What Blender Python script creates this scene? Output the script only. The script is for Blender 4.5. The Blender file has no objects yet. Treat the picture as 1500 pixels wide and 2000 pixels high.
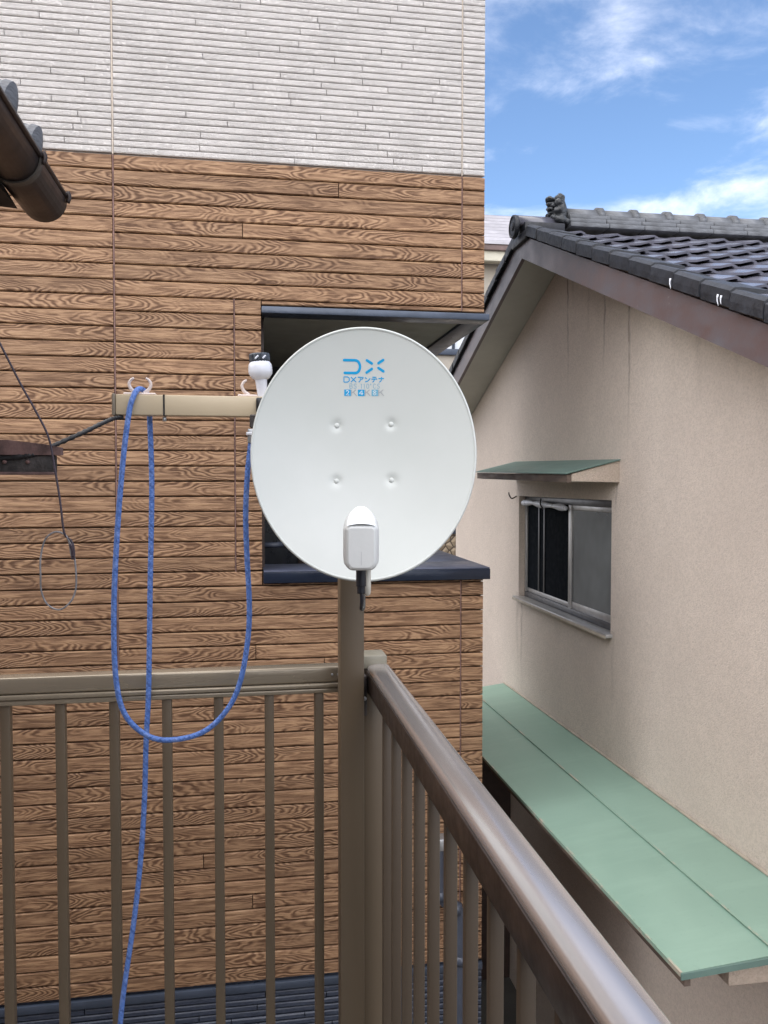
import bpy, bmesh, math, random
from mathutils import Vector, Matrix, noise as mnoise
rnd = random.Random(7)
R = math.radians
S = bpy.context.scene
COL = S.collection

# ------------------------------------------------------------------ camera
cam_d = bpy.data.cameras.new('camera')
cam = bpy.data.objects.new('camera', cam_d); COL.objects.link(cam)
cam_d.sensor_fit = 'VERTICAL'; cam_d.sensor_height = 24.0
cam_d.lens = 24.0 * 1620 / 2000
cam_d.clip_start = 0.02; cam_d.clip_end = 500
cam.location = (0, 0, 0)
cam.rotation_euler = (R(90) - math.atan(56 / 1620), 0, -R(9.5))
S.camera = cam
S.render.resolution_x, S.render.resolution_y = 768, 1024

# ------------------------------------------------------------------ world: daylight sky with thin cloud
W = bpy.data.worlds.new('World'); S.world = W; W.use_nodes = True
SUN_EL, SUN_ROT = R(52), R(227)
def build_world():
    nt = W.node_tree; nt.nodes.clear(); N = nt.nodes; L = nt.links
    out = N.new('ShaderNodeOutputWorld'); bg = N.new('ShaderNodeBackground')
    bg.inputs['Strength'].default_value = 0.09
    sky = N.new('ShaderNodeTexSky'); sky.sky_type = 'NISHITA'; sky.sun_disc = False
    sky.sun_elevation = SUN_EL; sky.sun_rotation = SUN_ROT
    sky.air_density = 1.0; sky.dust_density = 0.0; sky.ozone_density = 4.5
    tc = N.new('ShaderNodeTexCoord'); sep = N.new('ShaderNodeSeparateXYZ')
    L.new(tc.outputs['Generated'], sep.inputs[0])
    def m(op, a, b=None, clamp=False):
        n = N.new('ShaderNodeMath'); n.operation = op; n.use_clamp = clamp
        for i, v in enumerate((a, b)):
            if v is None: continue
            if isinstance(v, (int, float)): n.inputs[i].default_value = v
            else: L.new(v, n.inputs[i])
        return n.outputs[0]
    den = m('ADD', m('MAXIMUM', sep.outputs['Z'], 0.0), 0.12)
    cmb = N.new('ShaderNodeCombineXYZ')
    L.new(m('DIVIDE', sep.outputs['X'], den), cmb.inputs[0])
    L.new(m('DIVIDE', sep.outputs['Y'], den), cmb.inputs[1])
    def nz(scale, detail, rough, off, dist=0.0):
        mp = N.new('ShaderNodeMapping'); mp.inputs['Location'].default_value = off
        L.new(cmb.outputs[0], mp.inputs['Vector'])
        n = N.new('ShaderNodeTexNoise'); n.inputs['Scale'].default_value = scale
        n.inputs['Detail'].default_value = detail; n.inputs['Roughness'].default_value = rough
        n.inputs['Distortion'].default_value = dist
        L.new(mp.outputs[0], n.inputs['Vector']); return n.outputs['Fac']
    a = nz(1.15, 3, 0.5, (0.263, 16.749, 1.297)); b = nz(3.6, 9, 0.6, (4.687, 19.913, 2.351), 0.35)
    s = m('ADD', m('MULTIPLY', a, 0.62), m('MULTIPLY', b, 0.38))
    # cloud banks gather towards the horizon
    hz = m('MULTIPLY', m('SUBTRACT', 0.40, sep.outputs['Z'], True), 0.72)
    s = m('ADD', s, hz)
    ramp = N.new('ShaderNodeMapRange'); ramp.interpolation_type = 'SMOOTHSTEP'
    ramp.inputs['From Min'].default_value = 0.45; ramp.inputs['From Max'].default_value = 0.66
    ramp.inputs['To Max'].default_value = 0.85
    L.new(s, ramp.inputs['Value'])
    mix = N.new('ShaderNodeMix'); mix.data_type = 'RGBA'
    L.new(ramp.outputs[0], mix.inputs['Factor']); L.new(sky.outputs[0], mix.inputs['A'])
    mix.inputs['B'].default_value = (8.2, 8.3, 9.0, 1)
    L.new(mix.outputs['Result'], bg.inputs['Color']); L.new(bg.outputs[0], out.inputs['Surface'])
build_world()
sun_d = bpy.data.lights.new('sun', 'SUN'); sun = bpy.data.objects.new('sun', sun_d); COL.objects.link(sun)
sun_d.energy = 2.8; sun_d.angle = R(120); sun_d.color = (1.0, 0.925, 0.83)
# Nishita rotation is measured from +Y, clockwise seen from above
sdir = Vector((math.sin(SUN_ROT) * math.cos(SUN_EL), math.cos(SUN_ROT) * math.cos(SUN_EL), math.sin(SUN_EL)))
sun.rotation_euler = sdir.to_track_quat('Z', 'Y').to_euler()
S.view_settings.view_transform = 'Standard'; S.view_settings.look = 'None'
S.view_settings.exposure = 1.28; S.view_settings.gamma = 1.0; S.view_settings.use_curve_mapping = False

# ------------------------------------------------------------------ helpers
WORLDLOC = {}
def finish(o, parent, loc):
    """o.location is a world point; parents are never rotated or scaled."""
    w = WORLDLOC.get(parent.name, Vector((0, 0, 0))) if parent else Vector((0, 0, 0))
    o.location = Vector(loc) - w
    WORLDLOC[o.name] = Vector(loc)
    if parent: o.parent = parent
    COL.objects.link(o)
    return o
def mesh(name, verts, faces, mat, parent=None, loc=(0, 0, 0), smooth=False, uvs=None):
    me = bpy.data.meshes.new(name)
    me.from_pydata([tuple(Vector(v) - Vector(loc)) for v in verts], [], faces)
    me.materials.append(mat)
    if smooth:
        me.polygons.foreach_set('use_smooth', [True] * len(me.polygons))
    if uvs:
        ul = me.uv_layers.new(name='UVMap')
        for p in me.polygons:
            for li in p.loop_indices:
                ul.data[li].uv = uvs[me.loops[li].vertex_index]
    me.update()
    return finish(bpy.data.objects.new(name, me), parent, loc)
def frombm(name, bm, mat, parent=None, loc=(0, 0, 0), smooth=False):
    me = bpy.data.meshes.new(name)
    bmesh.ops.translate(bm, verts=bm.verts, vec=-Vector(loc))
    bmesh.ops.recalc_face_normals(bm, faces=bm.faces)
    bm.to_mesh(me); bm.free(); me.materials.append(mat)
    if smooth:
        me.polygons.foreach_set('use_smooth', [True] * len(me.polygons))
        try: me.set_sharp_from_angle(angle=R(38))
        except Exception: pass
    return finish(bpy.data.objects.new(name, me), parent, loc)
def share(src, name, parent, loc, rot=(0, 0, 0), scale=(1, 1, 1)):
    o = bpy.data.objects.new(name, src)
    o.rotation_euler = rot; o.scale = scale
    return finish(o, parent, loc)
def bm_box(bm, x0, x1, y0, y1, z0, z1, bev=0.0, seg=2):
    vs = [bm.verts.new((x, y, z)) for x in (x0, x1) for y in (y0, y1) for z in (z0, z1)]
    fs = [bm.faces.new([vs[i] for i in q]) for q in
          ((0, 1, 3, 2), (4, 6, 7, 5), (0, 4, 5, 1), (2, 3, 7, 6), (0, 2, 6, 4), (1, 5, 7, 3))]
    if bev > 0:
        es = list({e for f in fs for e in f.edges})
        bmesh.ops.bevel(bm, geom=es, offset=bev, segments=seg, profile=0.5, affect='EDGES')
def box(name, mat, parent, x0, x1, y0, y1, z0, z1, bev=0.0, seg=2):
    bm = bmesh.new(); bm_box(bm, x0, x1, y0, y1, z0, z1, bev, seg)
    return frombm(name, bm, mat, parent, ((x0 + x1) / 2, (y0 + y1) / 2, z0), smooth=bev > 0)
def catmull(pts, n=8):
    P = [Vector(p) for p in pts]; P = [2 * P[0] - P[1]] + P + [2 * P[-1] - P[-2]]; out = []
    for i in range(1, len(P) - 2):
        for k in range(n):
            t = k / n; a, b, c, d = P[i - 1], P[i], P[i + 1], P[i + 2]
            out.append(0.5 * ((2 * b) + (c - a) * t + (2 * a - 5 * b + 4 * c - d) * t * t + (3 * b - a - 3 * c + d) * t ** 3))
    out.append(P[-2]); return out
def tube_data(pts, r, n=10, cap=True, ridge=None):
    V, F, U = [], [], []; L = 0.0
    up = Vector((0.13, -0.9, 0.31)).normalized()
    for i, p in enumerate(pts):
        t = (pts[min(i + 1, len(pts) - 1)] - pts[max(i - 1, 0)]).normalized()
        u = (up - t * up.dot(t)).normalized(); w = t.cross(u); up = u
        if i: L += (p - pts[i - 1]).length
        rr = r(i / (len(pts) - 1)) if callable(r) else r
        if ridge: rr *= 1 + ridge[1] * (1 if math.sin(2 * math.pi * L / ridge[0]) > 0 else -1)
        for k in range(n):
            a = 2 * math.pi * k / n
            V.append(p + (u * math.cos(a) + w * math.sin(a)) * rr); U.append((k / n, L * 10))
    m = len(pts)
    for i in range(m - 1):
        for k in range(n):
            F.append((i * n + k, i * n + (k + 1) % n, (i + 1) * n + (k + 1) % n, (i + 1) * n + k))
    if cap:
        F.append(tuple(reversed(range(n)))); F.append(tuple(range((m - 1) * n, m * n)))
    return V, F, U
def tube(name, pts, r, mat, parent=None, n=10, sm=8, ridge=None):
    P = catmull(pts, sm) if sm > 1 else [Vector(p) for p in pts]
    V, F, U = tube_data(P, r, n, True, ridge)
    return mesh(name, V, F, mat, parent, tuple(P[0]), True, U)
def lathe_bm(bm, prof, n, M):
    rings = []
    for (r, z) in prof:
        rings.append([bm.verts.new(M @ Vector((r * math.cos(2 * math.pi * k / n), r * math.sin(2 * math.pi * k / n), z))) for k in range(n)])
    for a, b in zip(rings, rings[1:]):
        for k in range(n):
            bm.faces.new((a[k], a[(k + 1) % n], b[(k + 1) % n], b[k]))
    bm.faces.new(rings[0][::-1]); bm.faces.new(rings[-1])
def thing(name, label, cat, loc, group=None):
    o = bpy.data.objects.new(name, None); o.empty_display_size = 0.1
    finish(o, None, loc); o['label'] = label; o['category'] = cat
    if group: o['group'] = group
    return o
def tag(o, label, cat, group=None):
    o['label'] = label; o['category'] = cat
    if group: o['group'] = group
    return o

# ------------------------------------------------------------------ materials
class Mat:
    def __init__(s, name, col=(.5, .5, .5), rough=.5, metal=0.0, spec=0.5):
        s.m = bpy.data.materials.new(name); s.m.use_nodes = True
        s.N = s.m.node_tree.nodes; s.L = s.m.node_tree.links
        s.b = s.N['Principled BSDF']
        s.b.inputs['Base Color'].default_value = (*col, 1); s.b.inputs['Roughness'].default_value = rough
        s.b.inputs['Metallic'].default_value = metal; s.b.inputs['Specular IOR Level'].default_value = spec
        s.tc = s.N.new('ShaderNodeTexCoord')
    def n(s, t): return s.N.new(t)
    def val(s, v, sock):
        if isinstance(v, (int, float)): sock.default_value = v
        elif isinstance(v, (tuple, list)): sock.default_value = (*v, 1) if len(v) == 3 and len(sock.default_value) == 4 else v
        else: s.L.new(v, sock)
    def math(s, op, a, b=None, c=None, clamp=False):
        n = s.n('ShaderNodeMath'); n.operation = op; n.use_clamp = clamp
        for i, v in enumerate((a, b, c)):
            if v is not None: s.val(v, n.inputs[i])
        return n.outputs[0]
    def map(s, scale=(1, 1, 1), loc=(0, 0, 0), src='Object', rot=(0, 0, 0)):
        n = s.n('ShaderNodeMapping'); n.inputs['Scale'].default_value = scale; n.inputs['Location'].default_value = loc
        n.inputs['Rotation'].default_value = rot
        s.L.new(s.tc.outputs[src] if isinstance(src, str) else src, n.inputs['Vector']); return n.outputs[0]
    def noise(s, vec, scale, detail=4, rough=.55, dist=0.0):
        n = s.n('ShaderNodeTexNoise'); n.inputs['Scale'].default_value = scale; n.inputs['Detail'].default_value = detail
        n.inputs['Roughness'].default_value = rough; n.inputs['Distortion'].default_value = dist
        s.L.new(vec, n.inputs['Vector']); return n.outputs['Fac']
    def rng(s, v, a, b, c=0.0, d=1.0, smooth=False):
        n = s.n('ShaderNodeMapRange'); n.interpolation_type = 'SMOOTHSTEP' if smooth else 'LINEAR'
        n.inputs['From Min'].default_value = a; n.inputs['From Max'].default_value = b
        n.inputs['To Min'].default_value = c; n.inputs['To Max'].default_value = d
        s.L.new(v, n.inputs['Value']); return n.outputs[0]
    def mix(s, f, a, b):
        n = s.n('ShaderNodeMix'); n.data_type = 'RGBA'
        s.val(f, n.inputs['Factor']); s.val(a, n.inputs['A']); s.val(b, n.inputs['B']); return n.outputs['Result']
    def bump(s, h, dist, strength=1.0):
        n = s.n('ShaderNodeBump'); n.inputs['Distance'].default_value = dist; n.inputs['Strength'].default_value = strength
        s.L.new(h, n.inputs['Height'])
        s.L.new(n.outputs[0], s.b.inputs['Normal']); return s
    def set(s, k, v): s.val(v, s.b.inputs[k]); return s
def worn(name, col, rough=.5, metal=0.0, var=.12, scale=9, bumpd=.0004, stretch=(1, 1, 1), spec=.5, bs=60):
    m = Mat(name, col, rough, metal, spec)
    v = m.map(stretch)
    a = m.noise(v, scale, 6, .6)
    dark = tuple(c * (1 - 2 * var) for c in col); lite = tuple(min(1, c * (1 + 1.3 * var)) for c in col)
    m.set('Base Color', m.mix(m.rng(a, .3, .7), dark, lite))
    m.set('Roughness', m.rng(m.noise(v, scale * 2.3, 4), .3, .7, rough * .8, min(1, rough * 1.25)))
    m.bump(m.noise(v, bs, 4), bumpd)
    return m.m

def wood_siding(name, lite, midc, dark):
    """embossed fibre-cement plank: cathedral grain whose shape differs from plank to plank"""
    m = Mat(name, rough=.55, spec=.35)
    oi = m.n('ShaderNodeObjectInfo'); rn = oi.outputs['Random']
    geo = m.n('ShaderNodeSeparateXYZ'); m.L.new(m.tc.outputs['Object'], geo.inputs[0])
    r2 = m.math('FRACT', m.math('MULTIPLY', rn, 37.17)); r3 = m.math('FRACT', m.math('MULTIPLY', rn, 91.7))
    x = m.math('ADD', m.math('MULTIPLY', geo.outputs['X'], m.math('ADD', m.math('MULTIPLY', m.math('GREATER_THAN', r2, .45), 2.0), -1.0)), m.math('MULTIPLY', rn, 40.0))
    z = m.math('SUBTRACT', m.math('MULTIPLY', geo.outputs['Z'], 12.75), m.math('ADD', .25, m.math('MULTIPLY', r3, .5)))
    def vec(sx, sz, so):
        c = m.n('ShaderNodeCombineXYZ'); m.L.new(m.math('MULTIPLY', x, sx), c.inputs[0]); m.L.new(m.math('MULTIPLY', z, sz), c.inputs[1])
        m.L.new(m.math('MULTIPLY', rn, so), c.inputs[2]); return c.outputs[0]
    w1 = m.math('MULTIPLY', m.math('SUBTRACT', m.noise(vec(1.4, .35, 9.), 1.6, 3), .5), 9.0)
    w2 = m.math('MULTIPLY', m.math('SUBTRACT', m.noise(vec(9., 1.4, 5.), 1.0, 3, .5), .5), 1.5)
    # wandering heart line: |z| with a soft tip gives nested chevrons / parabolas
    zc = m.math('ADD', z, m.math('MULTIPLY', m.math('SUBTRACT', m.noise(vec(2.2, 0.0, 3.), 1.0, 1), .5), .8))
    par = m.math('MULTIPLY', m.math('SQRT', m.math('ADD', m.math('MULTIPLY', zc, zc), .006)), 4.0)
    dens = m.math('ADD', 7.0, m.math('MULTIPLY', r2, 11.0))
    f = m.math('ADD', m.math('ADD', m.math('MULTIPLY', x, dens), par), m.math('ADD', w1, w2))
    s = m.math('ADD', m.math('MULTIPLY', m.math('SINE', m.math('MULTIPLY', f, 7.6)), .5), .5)
    s = m.math('POWER', s, 1.1)
    mask = m.rng(m.noise(vec(2.6, .7, 31.), 1.0, 2, .5), .40, .60, 0.0, 1.0, True)
    # long straight grain elsewhere
    g = m.noise(vec(5.5, 5.5, 17.), 1.0, 5, .62, .7)
    g = m.rng(g, .36, .62, 0, 1)
    fib = m.noise(vec(30., 26.0, 11.), 1.0, 3, .6)
    d = m.math('ADD', m.math('MULTIPLY', m.math('MULTIPLY', s, mask), .84), m.math('MULTIPLY', m.math('MULTIPLY', g, m.math('SUBTRACT', 1.0, m.math('MULTIPLY', mask, .6))), .85))
    d = m.math('ADD', d, m.math('MULTIPLY', m.math('SUBTRACT', fib, .5), .35), clamp=True)
    c1 = m.mix(m.rng(d, 0.0, .5), lite, midc)
    c2 = m.mix(m.rng(d, .5, 1.0), c1, dark)
    tone = m.math('ADD', .88, m.math('MULTIPLY', m.math('FRACT', m.math('MULTIPLY', rn, 13.3)), .24))
    hs = m.n('ShaderNodeHueSaturation'); m.L.new(c2, hs.inputs['Color']); m.L.new(tone, hs.inputs['Value'])
    m.set('Base Color', hs.outputs[0])
    m.set('Roughness', m.rng(d, 0, 1, .5, .72))
    m.bump(m.math('SUBTRACT', 1.0, d), .0022, .8)
    return m.m
M_wood = wood_siding('wood_grain_siding', (.355, .218, .122), (.225, .128, .07), (.095, .047, .024))

def white_siding():
    m = Mat('white_split_siding', (.62, .6, .6), .6)
    oi = m.n('ShaderNodeObjectInfo'); rn = oi.outputs['Random']
    v = m.n('ShaderNodeVectorMath'); v.operation = 'ADD'; m.L.new(m.tc.outputs['Object'], v.inputs[0])
    cc = m.n('ShaderNodeCombineXYZ'); m.L.new(m.math('MULTIPLY', rn, 50.), cc.inputs[0]); m.L.new(cc.outputs[0], v.inputs[1])
    vv = m.map((1, 1, 1.6), src=v.outputs[0])
    a = m.noise(vv, 95, 4, .75, .8)
    rough_on = m.rng(m.noise(m.map((2.6, 1, 1), src=v.outputs[0]), 1.2, 2), .42, .58, .7, 1., True)
    chips = m.rng(a, .44, .60)
    b = m.noise(vv, 14, 4)
    h = m.math('ADD', m.math('MULTIPLY', m.math('MULTIPLY', chips, rough_on), .8), m.math('MULTIPLY', b, .03))
    m.set('Base Color', m.mix(m.rng(b, .3, .7), (.62, .59, .565), (.655, .625, .6)))
    m.bump(h, .0042, 1.0)
    return m.m
M_white = white_siding()
def navy_siding():
    m = Mat('navy_split_siding', (.035, .045, .07), .4)
    a = m.noise(m.map((1, 1, 2)), 50, 5, .65)
    m.set('Base Color', m.mix(m.rng(a, .3, .7), (.022, .028, .046), (.05, .062, .09)))
    m.bump(a, .003, .8); return m.m
M_navy = navy_siding()
def stucco(name, base, dark, stains=()):
    m = Mat(name, base, .92, spec=.2)
    g = m.n('ShaderNodeNewGeometry'); pos = g.outputs['Position']
    sp = m.n('ShaderNodeSeparateXYZ'); m.L.new(pos, sp.inputs[0])
    big = m.noise(pos, 1.1, 5, .55); mid = m.noise(pos, 9, 5, .6)
    grain = m.noise(pos, 230, 3, .75)
    blob = m.n('ShaderNodeTexVoronoi'); blob.inputs['Scale'].default_value = 150; blob.feature = 'SMOOTH_F1'
    wob = m.n('ShaderNodeVectorMath'); wob.operation = 'ADD'; m.L.new(pos, wob.inputs[0])
    nc = m.n('ShaderNodeTexNoise'); nc.inputs['Scale'].default_value = 40; m.L.new(pos, nc.inputs['Vector'])
    sc = m.n('ShaderNodeVectorMath'); sc.operation = 'SCALE'; sc.inputs['Scale'].default_value = .02
    m.L.new(nc.outputs['Color'], sc.inputs[0]); m.L.new(sc.outputs[0], wob.inputs[1]); m.L.new(wob.outputs[0], blob.inputs['Vector'])
    col = m.mix(m.rng(big, .3, .7), dark, base)
    col = m.mix(m.rng(mid, .3, .75, 0, .35), col, tuple(c * .8 for c in base))
    # darker speckle between the blobs of the sprayed texture
    col = m.mix(m.rng(blob.outputs['Distance'], .45, .8, 0, .45), col, tuple(c * .55 for c in base))
    gr = m.noise(pos, 75, 2, .5)
    col = m.mix(m.rng(gr, .42, .62, 0, .38), col, tuple(c * .66 for c in base))
    # rain streaks with a shape of their own
    wv = m.math('MULTIPLY', m.math('SUBTRACT', m.noise(pos, 3.2, 3), .5), .12)
    for (y0, ztop, ln, wd, st) in stains:
        dy = m.math('ABSOLUTE', m.math('SUBTRACT', m.math('ADD', sp.outputs['Y'], wv), y0))
        core = m.math('SUBTRACT', 1.0, m.rng(dy, wd * .25, wd, 0, 1, True))
        fz = m.math('MULTIPLY', m.rng(sp.outputs['Z'], ztop - ln, ztop, 0, 1), m.math('LESS_THAN', sp.outputs['Z'], ztop + .02))
        brk = m.rng(m.noise(m.map((6, 6, 3), src=pos), 3, 3), .3, .6, .25, 1)
        col = m.mix(m.math('MULTIPLY', m.math('MULTIPLY', core, fz), m.math('MULTIPLY', brk, st)), col, (.11, .085, .06))
    m.set('Base Color', col)
    h = m.math('ADD', m.math('MULTIPLY', blob.outputs['Distance'], -.8), m.math('MULTIPLY', grain, .55))
    m.bump(h, .005, .75)
    return m.m
M_stucco = stucco('beige_sprayed_stucco', (.70, .605, .52), (.60, .515, .445),
                  ((5.72, 1.62, 1.0, .02, .9), (5.1, 1.35, .7, .02, .8), (4.74, 1.2, 1.0, .022, .9), (4.2, .95, .4, .03, .15), (4.9, .02, .25, .02, .6), (4.93, -.96, .5, .03, .3), (6.8, -.95, .8, .04, .3), (5.9, -.97, .35, .05, .14), (5.62, 1.6, .35, .03, .5), (5.35, 1.46, .5, .03, .35), (6.7, -.96, .8, .03, .5), (3.95, .85, .5, .04, .18), (3.6, .75, .3, .03, .2)))
M_cheek = stucco('cream_stucco', (.55, .46, .38), (.48, .4, .33))
M_soffit = worn('olive_grey_soffit', (.5, .49, .43), .8, var=.05, scale=3)
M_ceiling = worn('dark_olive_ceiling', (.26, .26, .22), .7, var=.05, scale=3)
def fascia():
    m = Mat('painted_maroon_fascia', (.12, .07, .065), .42)
    g = m.n('ShaderNodeNewGeometry'); pos = g.outputs['Position']
    a = m.noise(m.map((1, 1, 1.8), src=pos), 4.5, 6, .65); f = m.noise(pos, 24, 4, .7)
    c = m.mix(m.rng(a, .35, .68), (.12, .08, .075), (.12, .108, .118))
    c = m.mix(m.rng(f, .66, .76, 0, .4), c, (.3, .28, .27))
    m.set('Base Color', c); m.set('Roughness', m.rng(a, .3, .7, .3, .5)); m.bump(f, .0012); return m.m
M_fascia = fascia()
def tilemat():
    m = Mat('smoked_grey_roof_tile', (.09, .095, .12), .38)
    oi = m.n('ShaderNodeObjectInfo')
    g = m.n('ShaderNodeNewGeometry'); pos = g.outputs['Position']
    a = m.noise(pos, 12, 6, .65)
    c = m.mix(m.rng(a, .3, .7), (.065, .068, .088), (.13, .135, .175))
    c = m.mix(m.math('MULTIPLY', oi.outputs['Random'], .6), c, (.15, .145, .18)); c = m.mix(m.rng(m.math('FRACT', m.math('MULTIPLY', oi.outputs['Random'], 17.3)), .8, 1, 0, .6), c, (.03, .032, .038))
    c = m.mix(m.rng(m.noise(pos, 3.1, 4), .66, .74, 0, .6), c, (.2, .19, .13))
    m.set('Base Color', c); m.set('Roughness', m.rng(a, .3, .7, .16, .3)); m.set('Specular IOR Level', .8); m.bump(m.noise(pos, 60, 4), .0008); return m.m
M_tile = tilemat()
M_tile_dark = worn('weathered_charcoal_tile', (.016, .018, .024), .5, var=.25, scale=14, bumpd=.002)
M_ridge = worn('weathered_grey_ridge_tile', (.135, .143, .156), .6, var=.3, scale=7, bumpd=.003, stretch=(1, 1, 3))
M_stone = worn('carved_smoked_clay', (.05, .055, .06), .45, var=.35, scale=22, bumpd=.004)
def greenpaint(name, base, dark):
    m = Mat(name, base, .5)
    g = m.n('ShaderNodeNewGeometry'); pos = g.outputs['Position']
    a = m.noise(m.map((2.2, .7, 1), src=pos), 2.2, 6, .6); b = m.noise(pos, 38, 5, .7)
    c = m.mix(m.rng(a, .25, .75), dark, base)
    c = m.mix(m.rng(b, .6, .8, 0, .4), c, tuple(k * .62 for k in base)); c = m.mix(m.rng(m.noise(m.map((.8, 3.5, 1), src=pos), 1.6, 6, .65), .5, .75, 0, .35), c, tuple(k * 1.25 for k in base))
    m.set('Base Color', c); m.set('Roughness', m.rng(a, .3, .7, .4, .6)); m.bump(m.noise(pos, 7, 3), .004, .4); return m.m
M_green = greenpaint('green_painted_steel', (.265, .40, .32), (.225, .355, .285))
def wornedge():
    m = Mat('green_paint_worn_at_edge', (.225, .37, .285), .6)
    g = m.n('ShaderNodeNewGeometry'); pos = g.outputs['Position']
    f = m.noise(m.map((1, .35, 1), src=pos), 16, 5, .7)
    c = m.mix(m.rng(f, .52, .60, 0, 1), (.25, .38, .30), (.44, .40, .32)); c = m.mix(m.rng(m.noise(pos, 40, 4, .7), .6, .7, 0, .7), c, (.14, .09, .055))
    m.set('Base Color', c); m.bump(f, .002); return m.m
M_wornedge = wornedge()
M_green_dk = greenpaint('dull_green_painted_steel', (.13, .21, .18), (.10, .17, .15))
M_rust = worn('bare_worn_edge', (.40, .35, .28), .8, var=.12, scale=9)
M_brownboard = worn('weathered_brown_board', (.13, .095, .075), .75, var=.25, scale=20, stretch=(1, .2, 1))
M_trim = worn('slate_blue_steel_trim', (.055, .07, .10), .32, .2, var=.12, scale=5, bumpd=.003, bs=8)
M_coping = worn('navy_glossy_steel_coping', (.009, .015, .030), .22, .1, var=.1, scale=4, bumpd=.004, bs=7)
M_copetop = worn('navy_matt_coping_top', (.075, .085, .125), .38, .1, var=.12, scale=6, bumpd=.001)
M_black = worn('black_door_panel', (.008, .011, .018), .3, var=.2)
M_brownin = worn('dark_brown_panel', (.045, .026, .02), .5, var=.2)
M_backing = worn('dark_siding_groove', (.03, .018, .012), .9, var=.2)
M_backing_w = worn('grey_siding_groove', (.30, .285, .275), .9, var=.1)
M_sealw = worn('yellowed_sealant', (.5, .43, .36), .8, var=.15)
M_sealb = worn('mauve_brown_sealant', (.2, .12, .105), .8, var=.15)
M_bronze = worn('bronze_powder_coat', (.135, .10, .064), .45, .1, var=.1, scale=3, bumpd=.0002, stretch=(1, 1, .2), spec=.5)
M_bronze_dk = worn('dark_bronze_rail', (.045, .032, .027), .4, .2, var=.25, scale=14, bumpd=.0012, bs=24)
M_bronze_shaded = worn('shaded_bronze_side_bar', (.09, .066, .045), .42, .1, var=.1, scale=3, bumpd=.0002, stretch=(1, 1, .2))  # same bronze coat, darkened so the side bars carry painted-in shade
M_arm = worn('beige_bronze_tube', (.58, .48, .33), .42, .05, var=.06, scale=3, bumpd=.0002, stretch=(.3, 1, 1))
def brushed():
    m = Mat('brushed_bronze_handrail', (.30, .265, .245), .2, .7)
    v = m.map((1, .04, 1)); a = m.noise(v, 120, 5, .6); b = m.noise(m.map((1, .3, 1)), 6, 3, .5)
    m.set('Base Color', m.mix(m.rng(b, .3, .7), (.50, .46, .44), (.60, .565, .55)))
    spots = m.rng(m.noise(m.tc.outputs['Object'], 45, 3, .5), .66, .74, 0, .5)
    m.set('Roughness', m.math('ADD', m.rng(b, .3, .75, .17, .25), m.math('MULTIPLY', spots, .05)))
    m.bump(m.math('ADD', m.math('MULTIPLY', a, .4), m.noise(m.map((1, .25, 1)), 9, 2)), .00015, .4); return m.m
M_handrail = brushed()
M_frontrail = worn('bronze_front_rail', (.32, .27, .2), .25, .35, var=.08, scale=4, bumpd=.0016, stretch=(.35, 1, 3), bs=11)
M_capbz = worn('pale_bronze_post_cap', (.30, .28, .22), .35, .1, var=.08)
def dishmat():
    m = Mat('pale_grey_white_dish_paint', (.63, .66, .64), .34)
    a = m.noise(m.tc.outputs['Object'], 5, 5); m.set('Base Color', m.mix(m.rng(a, .3, .7), (.56, .59, .56), (.60, .625, .60)))
    m.set('Roughness', m.rng(m.noise(m.tc.outputs['Object'], 30, 4), .3, .7, .3, .42)); return m.m
M_dish = dishmat()
M_lnb = worn('grey_lnb_plastic', (.62, .635, .625), .45, var=.02)
M_lnbw = worn('white_lnb_window', (.85, .88, .9), .3, var=.02)
M_blueprint = Mat('cyan_blue_print', (.0, .34, .68), .4).m
M_paleprint = Mat('pale_blue_print', (.16, .42, .58), .4).m
M_greyprint = Mat('thin_grey_print', (.36, .38, .40), .4).m
M_whiteprint = Mat('pale_print', (.62, .74, .78), .4).m
M_rubber = worn('black_rubber_boot', (.008, .01, .016), .35, var=.2, scale=40)
M_cream = worn('cream_arm_paint', (.62, .60, .52), .45, var=.05)
M_galv = worn('galvanised_steel', (.42, .43, .44), .38, .7, var=.15, scale=20)
M_whitepl = worn('white_plastic', (.72, .74, .8), .3, var=.03)
M_darkcap = worn('dark_ribbed_plastic', (.03, .04, .055), .35, var=.3, scale=60)
M_pinkwhite = worn('faded_white_plastic_hook', (.72, .62, .58), .4, var=.08)
def ropemat():
    m = Mat('blue_braided_cord', (.04, .11, .42), .6)
    u = m.n('ShaderNodeUVMap'); sp = m.n('ShaderNodeSeparateXYZ'); m.L.new(u.outputs[0], sp.inputs[0])
    f1 = m.math('SINE', m.math('MULTIPLY', m.math('ADD', m.math('MULTIPLY', sp.outputs[1], 3.2), sp.outputs[0]), 6.2832))
    f2 = m.math('SINE', m.math('MULTIPLY', m.math('SUBTRACT', m.math('MULTIPLY', sp.outputs[1], 9.), m.math('MULTIPLY', sp.outputs[0], 3.)), 6.2832))
    f3 = m.math('SINE', m.math('MULTIPLY', m.math('ADD', m.math('MULTIPLY', sp.outputs[1], 9.), m.math('MULTIPLY', sp.outputs[0], 3.)), 6.2832))
    c = m.mix(m.rng(f1, .55, .9), (.09, .19, .52), (.06, .13, .38))
    c = m.mix(m.rng(m.noise(m.tc.outputs['Object'], 60, 3), .5, .75, 0, .5), c, (.3, .42, .8))
    m.set('Base Color', c); m.bump(m.math('MAXIMUM', f2, f3), .0008, .6); return m.m
M_rope = ropemat()
M_cable = worn('black_corrugated_conduit', (.012, .012, .014), .35, var=.2)
M_wire = worn('dark_violet_wire', (.05, .035, .05), .4, var=.2)
M_wiregrey = worn('grey_wire', (.25, .24, .25), .4, var=.3, scale=20)
M_iron = worn('rusty_brown_iron', (.13, .075, .068), .7, var=.35, scale=26, bumpd=.002)
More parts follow.
